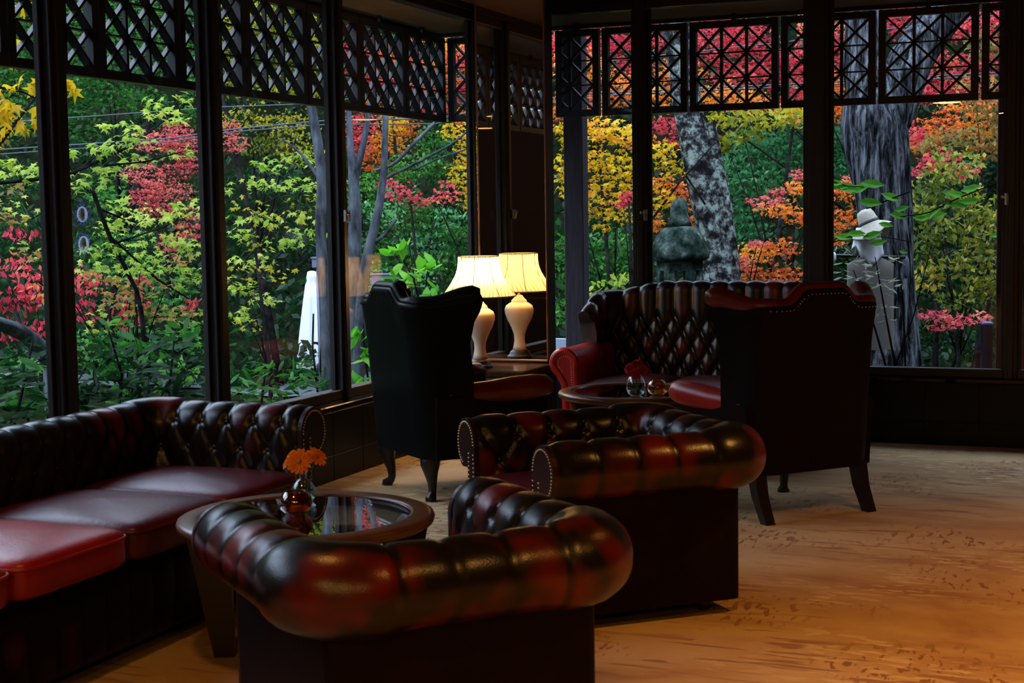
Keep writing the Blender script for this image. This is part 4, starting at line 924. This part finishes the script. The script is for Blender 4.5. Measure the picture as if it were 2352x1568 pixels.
# right windows
plant('maple_tree', 'scarlet maple canopy spread behind the right lattice panels', 'tree', 'red', 19.5, 10, 'maple3', [(1340, 110, 70, 40), (1420, 90, 60, 40), (1540, 80, 50, 50), (1640, 110, 80, 50), (1720, 90, 70, 40), (1765, 150, 60, 40), (1700, 180, 80, 36), (1640, 55, 80, 24), (1830, 205, 60, 45), (1830, 140, 50, 40), (1930, 115, 40, 50), (2080, 45, 70, 40), (2190, 60, 70, 34), (2250, 150, 60, 40), (2150, 150, 50, 30), (2135, 215, 60, 26), (2200, 205, 60, 28), (1340, 215, 45, 18), (1530, 290, 45, 26), (1565, 325, 40, 18), (1280, 120, 40, 60), (2280, 230, 40, 30), (1890, 60, 60, 40), (2300, 60, 60, 60), (1450, 150, 60, 24)], group=BG, dens=2.8)
plant('maple_tree', 'orange maple glowing under the scarlet canopy of the right windows', 'tree', 'orange', 18.6, 11, 'maple3', [(1340, 150, 70, 36), (1430, 205, 70, 36), (1375, 245, 70, 26), (1560, 170, 60, 40), (1660, 225, 80, 34), (1745, 240, 60, 26), (1500, 225, 50, 40), (1930, 190, 50, 30), (1930, 250, 50, 30), (2110, 325, 60, 26), (2155, 295, 60, 36), (2250, 285, 60, 36), (1465, 325, 50, 22), (1280, 250, 30, 40), (1840, 265, 50, 24), (2220, 240, 60, 20)], group=BG, dens=2.8)
plant('maple_tree', 'golden yellow maple left of the stone lantern', 'tree', 'yellow', 14.0, 15, 'maple3', [(1370, 300, 60, 34), (1430, 310, 50, 34), (1350, 370, 50, 36), (1420, 385, 60, 40), (1380, 445, 70, 34), (1340, 485, 40, 26), (1420, 490, 50, 26), (1455, 420, 40, 36), (1525, 345, 40, 24), (1540, 385, 34, 24), (1520, 455, 30, 30), (1385, 522, 26, 10), (1300, 400, 30, 60), (1300, 300, 30, 40)], [[(1640, 330, 3), (1560, 420, 4), (1500, 500, 6)], [(1500, 300, 3), (1560, 380, 4), (1620, 470, 5)]], group=BG, dens=2.7)
plant('maple_tree', 'little red maple tuft in front of the golden maple', 'tree', 'red', 13.4, 13, 'maple3', [(1432, 463, 28, 17), (1448, 448, 14, 10)], dens=3.3)
plant('green_shrub', 'dark green shrub under the golden maple, behind the high-backed sofa', 'shrub', 'green', 15.6, 15, 'oval4', [(1340, 560, 60, 36), (1420, 570, 60, 44), (1380, 620, 80, 36), (1330, 640, 50, 40), (1440, 620, 50, 36), (1300, 600, 40, 60), (1530, 600, 50, 40), (1350, 690, 60, 30), (1280, 720, 50, 40)], dens=3.0)
plant('green_shrub', 'yellow-green low shrub just above the high-backed sofa', 'shrub', 'lime', 13.6, 17, 'oval', [(1440, 640, 32, 16), (1400, 655, 40, 14), (1345, 670, 26, 14), (1335, 610, 16, 20)], dens=2.1)
plant('ivy_bank', 'green ivy bank between the leaning trunk and the wide mullion', 'shrub', 'bluegreen', 20.0, 13, 'oval4', [(1720, 330, 70, 40), (1780, 360, 70, 50), (1820, 300, 50, 50), (1760, 420, 80, 40), (1830, 420, 50, 40), (1690, 400, 50, 50), (1930, 330, 50, 50), (1930, 390, 40, 40), (1700, 480, 60, 40), (1720, 540, 60, 40), (1880, 360, 40, 60)], dens=3.3)
plant('broadleaf_tree', 'olive green tree over the ivy bank', 'tree', 'ygreen', 17.4, 17, 'oval4', [(1700, 272, 60, 30), (1780, 272, 60, 26), (1830, 262, 50, 24), (1665, 325, 40, 34), (1640, 290, 30, 40), (1720, 310, 40, 20)], group=BG, dens=2.5)
plant('maple_tree', 'low orange and pink maple right of the leaning trunk', 'tree', 'orange', 14.6, 12, 'maple3', [(1560, 440, 40, 34), (1790, 480, 60, 20), (1830, 432, 34, 22), (1840, 500, 40, 22), (1730, 585, 60, 28), (1790, 570, 60, 22), (1720, 630, 50, 24), (1800, 630, 60, 24), (1940, 440, 40, 26), (1940, 500, 40, 26), (1920, 540, 30, 34), (1510, 425, 24, 30), (1500, 510, 26, 34), (1570, 500, 30, 40)], group=BG, dens=2.7)
plant('maple_tree', 'rose-pink maple spray above the low orange maple', 'tree', 'pink', 14.2, 11, 'maple3', [(1760, 463, 46, 14), (1835, 400, 24, 16), (1705, 605, 30, 24), (1790, 440, 26, 12), (1960, 410, 30, 14), (1800, 655, 50, 10), (1560, 470, 20, 20), (1740, 560, 30, 12)], group=BG, dens=2.5)
plant('broadleaf_tree', 'yellow-green leafy bush right of the thick forked trunk', 'shrub', 'olive', 13.0, 17, 'oval4', [(2140, 420, 60, 36), (2200, 380, 60, 36), (2120, 480, 50, 40), (2230, 470, 60, 46), (2180, 530, 70, 36), (2125, 560, 40, 46), (2240, 580, 50, 46), (2180, 615, 70, 36), (2250, 660, 40, 36), (2125, 640, 40, 36), (2200, 690, 60, 26), (2290, 520, 50, 60), (2290, 640, 40, 60)], dens=2.5)
plant('green_shrub', 'dark green growth behind the yellow-green bush at the right', 'shrub', 'dark', 16.5, 14, 'oval4', [(2150, 470, 80, 60), (2240, 420, 70, 60), (2200, 560, 90, 60), (2140, 650, 70, 60), (2250, 680, 60, 60), (2120, 760, 70, 60), (2230, 790, 70, 50), (2300, 400, 50, 90), (2100, 520, 40, 80), (1960, 640, 50, 90), (1920, 590, 40, 60), (2300, 760, 50, 60)], dens=3.0)
plant('broadleaf_tree', 'bronze-leaved tree at the right picture edge behind the grey post', 'tree', 'bronze', 15.2, 14, 'oval4', [(2130, 335, 60, 30), (2200, 315, 60, 30), (2265, 340, 50, 40), (2170, 390, 60, 24), (2260, 250, 50, 40), (2300, 300, 50, 60), (2240, 200, 50, 30), (2260, 110, 40, 40)], group=BG, dens=2.2)
plant('maple_tree', 'red and orange maple spray right of the thick trunk', 'tree', 'red', 14.6, 12, 'maple3', [(2155, 365, 50, 20), (2105, 310, 24, 26), (2210, 395, 46, 14), (2120, 390, 30, 16)], group=BG, dens=2.4)
plant('maple_tree', 'low scarlet maple spray near the foot of the right windows', 'tree', 'pink', 12.0, 14, 'maple3', [(2135, 722, 46, 14), (2200, 735, 50, 16), (2170, 752, 40, 10), (2250, 728, 24, 12)], dens=3.0, droop=.3)
plant('dry_shrub', 'grey-green withered shrub in front of the scarecrow', 'shrub', 'silver', 'Y10.5', 20, 'long', [(1930, 575, 34, 10), (1960, 605, 46, 14), (2000, 640, 50, 30), (1990, 700, 50, 30), (2045, 660, 36, 30), (1930, 640, 26, 30), (2030, 720, 40, 30), (2060, 600, 20, 14)], [[(2040, 860, 6), (2000, 720, 4), (1960, 620, 2)], [(2060, 860, 6), (2030, 700, 4), (2010, 590, 2)], [(2080, 860, 5), (2075, 700, 4), (2060, 580, 2)], [(2050, 860, 4), (2100, 720, 3), (2140, 560, 2)]], dens=.7, droop=.2, root=False)
# hanging twig of big bright leaves outside the third right window
HL = [(1925, 428, 30), (1945, 432, 40), (1975, 434, 42), (2005, 424, 38), (2000, 467, 40), (2045, 453, 32), (1935, 545, 30), (1965, 538, 32), (2005, 541, 34), (2018, 558, 28), (2035, 517, 24), (2065, 496, 30), (2195, 447, 30), (2232, 434, 34), (2200, 470, 40), (2226, 463, 34), (2130, 496, 40), (2152, 496, 34), (2072, 480, 26), (2290, 540, 24), (2075, 579, 14), (2180, 446, 24), (2110, 500, 26), (1918, 420, 26)]
hp = [place(x, y, 'Y10.35') for x, y, _ in HL]; hc = np.mean(hp, 0)
hl = thing('leafy_twig', 'twig of large bright green leaves hanging before the thick trunk and scarecrow', 'twig', hc)
for (x, y, w), p in zip(HL, hp):
    a, b = frames(1, .45, .5); A, B = Vector(a[0]), Vector(b[0])
    B = Vector((.8*random.choice((-1, 1)), .25*random.uniform(-1, 1), .35*random.uniform(-.5, 1))).normalized(); A = Vector((0, -.75, .66)).cross(B).normalized(); Cc = A.cross(B)
    s = w/FPX*np.linalg.norm(p)*.78; q = p-hc
    o = bpy.data.objects.new('leaf', leaf_variant('oval', 'bright', round(random.uniform(.2, .8)*5)/5)); C.objects.link(o); o.parent = hl
    o.matrix_local = Matrix(((A.x*s, B.x*s, Cc.x*s, q[0]), (A.y*s, B.y*s, Cc.y*s, q[1]), (A.z*s, B.z*s, Cc.z*s, q[2]), (0, 0, 0, 1)))
o = stems('stem', [[(1905, 415, 3), (1950, 428, 2), (2010, 430, 2)], [(1905, 560, 3), (1960, 540, 2), (2040, 545, 2), (2090, 555, 2)], [(2050, 500, 2), (2130, 490, 3), (2200, 455, 3), (2290, 420, 3)], [(1990, 480, 2), (2050, 455, 3), (2090, 440, 3)]], 'Y10.35', M['dark_bark'], hl); o.data.transform(Matrix.Translation(-Vector(hc)))

# ---- undergrowth over the slope
n = 70000; lat = rng.uniform(-19, 16.0, n); d = rng.uniform(0, 1, n)*19+18.4
ux, uy = d*VX+lat*VY, d*VY-lat*VX
P = np.stack([ux, uy, gz(ux, uy)+rng.uniform(0, .55, n)], 1)
me = leaf_mesh('undergrowth', P, np.full(n, .10), 'oval4', rng.beta(2, 2.5, n), .5, .7, LEAF['dark']); o = link('undergrowth', me, None); o['kind'] = 'stuff'; o.parent = GROUND

# ---- trunks that stand out
def trunk(name, label, dist, m, main, extra=(), sub='branch', rough=.05, nseg=16):
    def path(ln):
        P = np.array([place(x, y, dist) for x, y, w in ln]); R_ = np.array([w/2/FPX*np.linalg.norm(p-[0, 0, CAMH]) for (x, y, w), p in zip(ln, P)])
        t = np.linspace(0, 1, len(P)); tt = np.linspace(0, 1, len(P)*6)
        Q = np.stack([np.interp(tt, t, P[:, i]) for i in range(3)], 1); rr = np.interp(tt, t, R_)
        k = np.ones(5)/5; Qs = np.stack([np.convolve(np.pad(Q[:, i], 2, 'edge'), k, 'valid') for i in range(3)], 1); return Qs, np.convolve(np.pad(rr, 2, 'edge'), k, 'valid')
    Q, rr = path(main); g = Q[-1].copy(); g[2] = gz(g[0], g[1])-.1
    if g[2] < Q[-1][2]: Q = np.concatenate([Q, [g]]); rr = np.append(rr, rr[-1]*1.15)
    t = thing(name, label, 'tree trunk', (g[0], g[1], g[2]))
    def build(nm, Q, rr, par):
        mb = MB().tube(Q-g, rr, nseg); V = mb.v[0]; kk = len(Q)
        a = np.tile(np.arange(nseg)*2*PI/nseg, kk); h = np.repeat(np.arange(kk), nseg)
        f = 1+rough*(np.sin(a*3+h*.25)+.7*np.sin(a*7+h*.11+1)+.5*np.sin(a*5-h*.4))
        c = np.repeat(Q-g, nseg, 0); mb.v[0] = c+(V-c)*f[:, None]
        return mb.build(nm, m, par, True)
    o = build('trunk', Q, rr, t)
    for ln in extra: build(sub, *path(ln), t)
    return t
trunk('tree_trunk', 'thick forked grey trunk behind the scarecrow', 11.7, M['bark'], [(1982, -60, 70), (1980, 60, 76), (1988, 150, 92), (2000, 190, 110), (2014, 230, 140), (2010, 285, 152), (2014, 320, 140), (2020, 380, 130), (2026, 460, 122), (2034, 540, 118), (2042, 640, 112), (2050, 760, 112), (2055, 860, 124)], [[(2040, 290, 90), (2072, 190, 100), (2106, 110, 92), (2170, 30, 82), (2240, -40, 76)]], rough=.045, nseg=28)
trunk('tree_trunk', 'leaning lichen-spotted trunk behind the stone lantern', 14.2, M['lichen_bark'], [(1540, -40, 56), (1550, 60, 64), (1568, 150, 62), (1582, 260, 66), (1601, 360, 70), (1622, 450, 72), (1640, 540, 72), (1654, 620, 78), (1664, 720, 90)], [[(1632, 276, 20), (1638, 345, 32), (1652, 430, 44), (1668, 540, 44), (1684, 680, 46)]], sub='broken_stem', rough=.05, nseg=22)
trunk('tree_trunk', 'slim grey trunk beside the folded white parasol', 12.0, M['thin_bark'], [(706, 200, 20), (716, 250, 21), (729, 320, 23), (741, 420, 24), (735, 520, 24), (739, 600, 26), (748, 700, 27), (753, 870, 30)], [[(741, 420, 10), (690, 350, 6), (650, 320, 3)]], rough=.03, nseg=12)
trunk('tree_trunk', 'thin twin-stemmed grey trunk just right of the third left mullion', 12.6, M['thin_bark'], [(800, 230, 12), (804, 330, 14), (812, 395, 24), (816, 520, 30), (812, 700, 31), (812, 880, 34)], [[(852, 225, 12), (835, 330, 14), (818, 395, 18), (816, 430, 16)]], sub='second_stem', rough=.03, nseg=12)
trunk('tree_trunk', 'thin leaning grey trunk with bare branches left of the lamp', 12.3, M['thin_bark'], [(886, 250, 13), (882, 400, 16), (870, 480, 19), (851, 560, 23), (836, 620, 24), (826, 740, 27), (822, 890, 30)], [[(1003, 278, 8), (950, 330, 8), (905, 378, 8), (860, 392, 6)], [(1093, 285, 4), (1040, 330, 5), (960, 372, 7), (880, 412, 8)], [(1080, 340, 3), (1010, 362, 4), (940, 395, 5)], [(912, 500, 8), (880, 545, 9), (835, 565, 10)]], rough=.03, nseg=12)
trunk('driftwood_log', 'weathered dark curved log at the left picture edge', 'X-6.0', M['thin_bark'], [(-60, 732, 26), (0, 742, 30), (45, 760, 33), (85, 792, 36), (125, 838, 40)], rough=.06)
M['birch'] = mat('pale_birch_bark', (.3, .32, .34), .9)
for k, (l, lab) in enumerate((([(48, 852, 17), (106, 826, 17)], 'short pale birch log lying under the dark curved log'), ([(-15, 872, 20), (22, 858, 20)], 'pale birch log cut off by the left picture edge'))):
    P = np.array([place(x, y, 'X-6.3') for x, y, w in l]); c = P.mean(0); t = thing('birch_log', lab, 'log', c, 0, 'pale birch logs')
    MB().tube(P-c, l[0][2]/2/FPX*9.0, 12).build('log_body', M['birch'], t, True)

# ---- stone lantern
c = place(1561, 600, 12.6); u = 12.6/FPX; zg = float(gz(c[0], c[1]))
sl = thing('stone_lantern', 'mossy stone garden lantern left of the leaning trunk', 'stone lantern', (c[0], c[1], zg)); h0 = c[2]-zg
def lumpy(mb, amp, seed=0):
    V = mb.v[0]; f = 1+amp*(np.sin(V[:, 0]*17+seed)+np.sin(V[:, 1]*19+1+seed)+np.sin(V[:, 2]*23+2))/2; mb.v[0] = np.stack([V[:, 0]*f, V[:, 1]*f, V[:, 2]+amp*.1*np.sin(V[:, 0]*15)], 1); return mb
lumpy(MB().lathe([(0, 0), (52*u, 0), (64*u, 6*u), (67*u, 16*u), (64*u, 32*u), (56*u, 54*u), (46*u, 70*u), (34*u, 79*u), (0, 81*u)], 36, (0, 0, h0)), .05).build('roof', M['stone'], sl, True)
lumpy(MB().lathe([(0, 78*u), (23*u, 78*u), (25*u, 88*u), (24*u, 98*u), (20*u, 106*u), (21*u, 116*u), (20*u, 128*u), (13*u, 140*u), (5*u, 145*u), (0, 145*u)], 28, (0, 0, h0)), .05, 2).build('jewel', M['stone'], sl, True)
fb = MB(); r_ = 53*u; hh = 66*u
for k in range(6):
    a0, a1 = k*PI/3+.30, (k+1)*PI/3+.30; p0 = np.array([r_*math.cos(a0), r_*math.sin(a0)]); p1 = np.array([r_*math.cos(a1), r_*math.sin(a1)])
    def Q(s, z, inn=0.0): p = (p0+(p1-p0)*s)*(1-inn); return (p[0], p[1], h0-z)
    for s0, s1, z0_, z1_ in ((0, .26, 0, hh), (.74, 1, 0, hh), (.26, .74, 0, 20*u), (.26, .74, 56*u, hh)):
        Vv = [Q(s0, z0_), Q(s1, z0_), Q(s1, z1_), Q(s0, z1_), Q(s0, z0_, .2), Q(s1, z0_, .2), Q(s1, z1_, .2), Q(s0, z1_, .2)]
        fb.add(Vv, [(0, 1, 2, 3), (7, 6, 5, 4), (0, 4, 5, 1), (1, 5, 6, 2), (2, 6, 7, 3), (3, 7, 4, 0)])
fb.build('fire_box', M['stone'], sl)
MB().lathe([(0, -hh-22*u), (40*u, -hh-22*u), (60*u, -hh-8*u), (60*u, -hh), (0, -hh)], 6, (0, 0, h0)).build('platform', M['stone'], sl)
MB().lathe([(0, -.1), (66*u, 0), (66*u, 14*u), (34*u, 24*u), (29*u, 40*u), (28*u, h0-hh-30*u), (32*u, h0-hh-20*u), (0, h0-hh-20*u)], 24).build('shaft', M['stone'], sl, True)

# ---- scarecrow
D = 10.95; u = D/FPX; c = place(1993, 585, D); zg = float(gz(c[0], c[1]))
sc = thing('scarecrow', 'scarecrow in a straw hat and white neck cloth before the thick trunk', 'scarecrow', (c[0], c[1], zg)); hz = c[2]-zg
M['straw'] = mat('straw', (.46, .42, .32), .8); _f = noise(M['straw'], 60, 3, stretch=(1, 1, 6)); base(M['straw'], ramp(M['straw'], _f, [(.3, (.33, .30, .22)), (.7, (.56, .52, .42))]))
M['coat'] = mat('faded_grey_coat', (.17, .155, .135), .9); M['band'] = mat('hat_band', (.02, .02, .03), .7)
Rv, Uv = Vector((_R[0], _R[1], 0)).normalized(), Vector((0, 0, 1)); Fv = Rv.cross(Uv)*-1
def sp(dx, dz, df=0.0): return Rv*(dx*u)+Vector((0, 0, hz))+Uv*(dz*u)+Fv*(df*u)
hat = MB(); prof = [(0, 58), (10, 58), (21, 54), (26, 44), (30, 22), (31, 12), (48, 2), (62, -8), (64, -10), (62, -11), (30, 8)]
hat.lathe([(r*u, z*u) for r, z in prof], 32); V = hat.v[0]; tw = np.arctan2(V[:, 1], V[:, 0]); rr = np.hypot(V[:, 0], V[:, 1])/u
V[:, 2] += np.clip(rr-30, 0, 40)*u*(.42*np.cos(2*tw)-.38)
rot = Matrix.Rotation(math.radians(-20), 4, Fv)@Matrix.Rotation(math.radians(-14), 4, Rv)@Matrix.Translation((0, 0, 0))
hb_ = sp(6, 62, -4); hat.v[0] = np.array([hb_+rot@Vector(p*.76) for p in V]); ho = hat.build('straw_hat', M['straw'], sc, True)
bd = MB().lathe([(31.5*u, 10*u), (32*u, 14*u), (31*u, 20*u), (30.4*u, 20*u)], 28); bd.v[0] = np.array([hb_+rot@Vector(p*.76) for p in bd.v[0]]); bd.build('hat_band', M['band'], ho, True)
hd = MB().lathe([(0, -6*u), (18*u, -4*u), (24*u, 14*u), (25*u, 34*u), (20*u, 52*u), (0, 60*u)], 20); hd.v[0] = np.array([sp(0, -2)+Vector(p) for p in hd.v[0]]); hd.build('cloth_head', M['white_cloth'], sc, True)
# the white cloth draped under the hat, in folds
G = []
for a in np.linspace(-2.4, 2.4, 34):
    row = []
    for t_ in np.linspace(0, 1, 10):
        r_ = (25+9*t_+3*t_*math.sin(a*7))*u; zz = 62-(64+14*math.sin(a*1.7+.8)+8*math.cos(a*3))*t_
        p = sp(0, zz)+Rv*(r_*math.sin(a))-Fv*(r_*math.cos(a)*.8); row.append(p)
    G.append(row)
o = MB().grid(np.array(G)).build('neck_cloth', M['white_cloth'], sc, True)
md = o.modifiers.new('thickness', 'SOLIDIFY'); md.thickness = .004
G = []
for a in np.linspace(0, 2*PI, 33):
    row = []
    for t_ in np.linspace(0, 1, 12):
        wx = np.interp(t_, [0, .06, .3, 1], [20, 54, 52, 60])*(1+.05*math.sin(a*5+t_*4)); wy = np.interp(t_, [0, .06, .3, 1], [10, 22, 26, 32])
        p = sp(4, -2-t_*215)+Rv*(wx*u*math.sin(a))-Fv*(wy*u*math.cos(a)); row.append(p)
    G.append(row)
MB().grid(np.array(G)).build('coat', M['coat'], sc, True)
MB().tube([sp(-86, 0), sp(92, -8)], 4*u, 8).build('arm_pole', M['dark_wood'], sc, True)
MB().tube([sp(0, 50), Vector((0, 0, 0))], 7*u, 8).build('upright_pole', M['dark_wood'], sc, True)
for dx, nm in ((-80, 0), (88, 1)):
    sb = superbox(0, 0, 0, 8*u, 7*u, (12 if nm == 0 else 26)*u, .8, .9, 10, 14); sb.v[0] = sb.v[0]+np.array(sp(dx, -4 if nm == 0 else -30)); sb.build('glove', M['white_cloth'] if nm == 0 else M['grey_paint'], sc, True)

# ---- folded parasol, box on a post, bollard, bench, cables
D = 20.0; u = D/FPX; c = place(722, 850, D); zg = float(gz(c[0], c[1]))
pa = thing('folded_parasol', 'folded white parasol standing outside the second left window', 'parasol', (c[0], c[1], zg)); hz = c[2]-zg
n = 48; a = np.arange(n+1)*2*PI/n; G = []
for dz, r_ in ((228, 4), (226, 10), (212, 13), (205, 12), (196, 15), (150, 22), (90, 30), (40, 36), (0, 40), (-4, 37)):
    f = 1+(.12 if dz < 200 else .03)*np.sin(a*8+.3); G.append(np.stack([r_*u*f*np.cos(a), r_*u*f*np.sin(a), np.full(n+1, hz+dz*u)], 1))
MB().grid(np.stack(G, 1)).build('folded_canopy', M['white_cloth'], pa, True)
MB().tube([(0, 0, 0), (0, 0, hz+222*u)], .025, 8).build('pole', M['thin_bark'], pa, True)
MB().lathe([(0, 0), (.28, 0), (.28, .06), (.06, .1), (0, .1)], 20).build('foot', M['stone'], pa, True)
D = 16.0; u = D/FPX
for px, py, w, h_, lab in ((880, 648, 52, 34, 'grey metal box on a post beside the thin leaning trunk'), (731, 604, 26, 22, 'small grey metal box above the folded parasol')):
    c = place(px, py, D); zg = float(gz(c[0], c[1])); t = thing('meter_box', lab, 'metal box', (c[0], c[1], zg), YAW*-1, 'grey boxes on posts outside'); z = c[2]-zg
    t.rotation_euler = (0, 0, -YAW*0+.35)
    MB().box((-w/2*u, -.06, z-h_/2*u), (w/2*u, .06, z+h_/2*u), .01).build('box_body', M['grey_paint'], t)
    MB().box((-w/2*u-.01, -.075, z+h_/2*u), (w/2*u+.01, .07, z+h_/2*u+.014)).build('lid', M['grey_paint'], t)
    MB().tube([(0, .03, 0), (0, .03, z)], .03, 8).build('post', M['grey_paint'], t, True)
M['bluepaint'] = mat('dark_blue_paint', (.03, .06, .2), .45)
c = place(2266, 836, 'Y10.7'); zg = float(gz(c[0], c[1])); t = thing('bollard', 'dark blue cylindrical bollard beside the grey post at the right', 'bollard', (c[0], c[1], zg)); r_ = 13/FPX*np.linalg.norm(c); z = place(2266, 738, 'Y10.7')[2]-zg
MB().lathe([(0, 0), (r_*1.2, 0), (r_*1.2, .05), (r_, .06), (r_, z-.03), (r_*1.06, z-.03), (r_*1.06, z-.01), (r_*.7, z), (0, z)], 24).build('tube_body', M['bluepaint'], t, True)
MB().lathe([(r_*1.005, z*.62), (r_*1.02, z*.62), (r_*1.02, z*.66), (r_*1.005, z*.66)], 24, cap=False).build('band', M['grey_paint'], t, True)
c = place(1318, 800, 'Y10.6'); zg = float(gz(c[0], c[1])); t = thing('slatted_bench', 'end of a pale grey slatted garden bench left of the high-backed sofa', 'bench', (c[0], c[1], zg)); M['bench'] = mat('pale_grey_boards', (.36, .42, .52), .7)
for k, (z, y) in enumerate(((.30, 0), (.36, .16), (.42, .32), (.60, .42), (.75, .45))):
    MB().box((-.5, y, z+.13), (.14, y+.12 if z < .5 else y+.03, z+.155 if z < .5 else z+.24), .005).build('slat', M['bench'], t)
for x in (-.45, .10):
    MB().box((x-.03, .02, 0), (x+.03, .44, .425)).build('leg_frame', M['bench'], t); MB().box((x-.025, .455, 0), (x+.025, .50, 1.0)).build('back_post', M['bench'], t)
def cable(label, pts, dist, w):
    P = np.array([place(x, y, dist) for x, y in pts]); s = np.linspace(0, 1, 60); t = np.linspace(0, 1, len(P))
    Q = np.stack([np.interp(s, np.array([p[0] for p in pts], float)/2600+.2, P[:, i]) for i in range(3)], 1)
    q0 = (np.array([p[0] for p in pts])+400)/3100.; Q = np.stack([np.interp(np.linspace(q0[0], q0[-1], 60), q0, P[:, i]) for i in range(3)], 1)
    o = MB().tube(Q, w/2/FPX*16, 6).build('utility_cable', M['cable'], None, True); tag(o, label, 'cable', 'utility cables crossing outside')
cable('lower utility cable crossing outside behind the lattice rows', [(-250, 360), (390, 318), (520, 298), (745, 277), (1000, 272), (1320, 216), (1580, 204), (1800, 194), (2350, 163), (2700, 140)], 16.2, 3.6)
cable('upper utility cable crossing outside behind the lattice rows', [(-250, 300), (500, 246), (745, 237), (1093, 174), (1316, 149), (1790, 98), (2350, 28), (2700, -20)], 16.6, 3)
cable('thin utility cable just under the lower one', [(-250, 372), (390, 326), (520, 304), (745, 286), (1000, 284), (1320, 222), (1800, 200), (2350, 170), (2700, 150)], 16.4, 3)
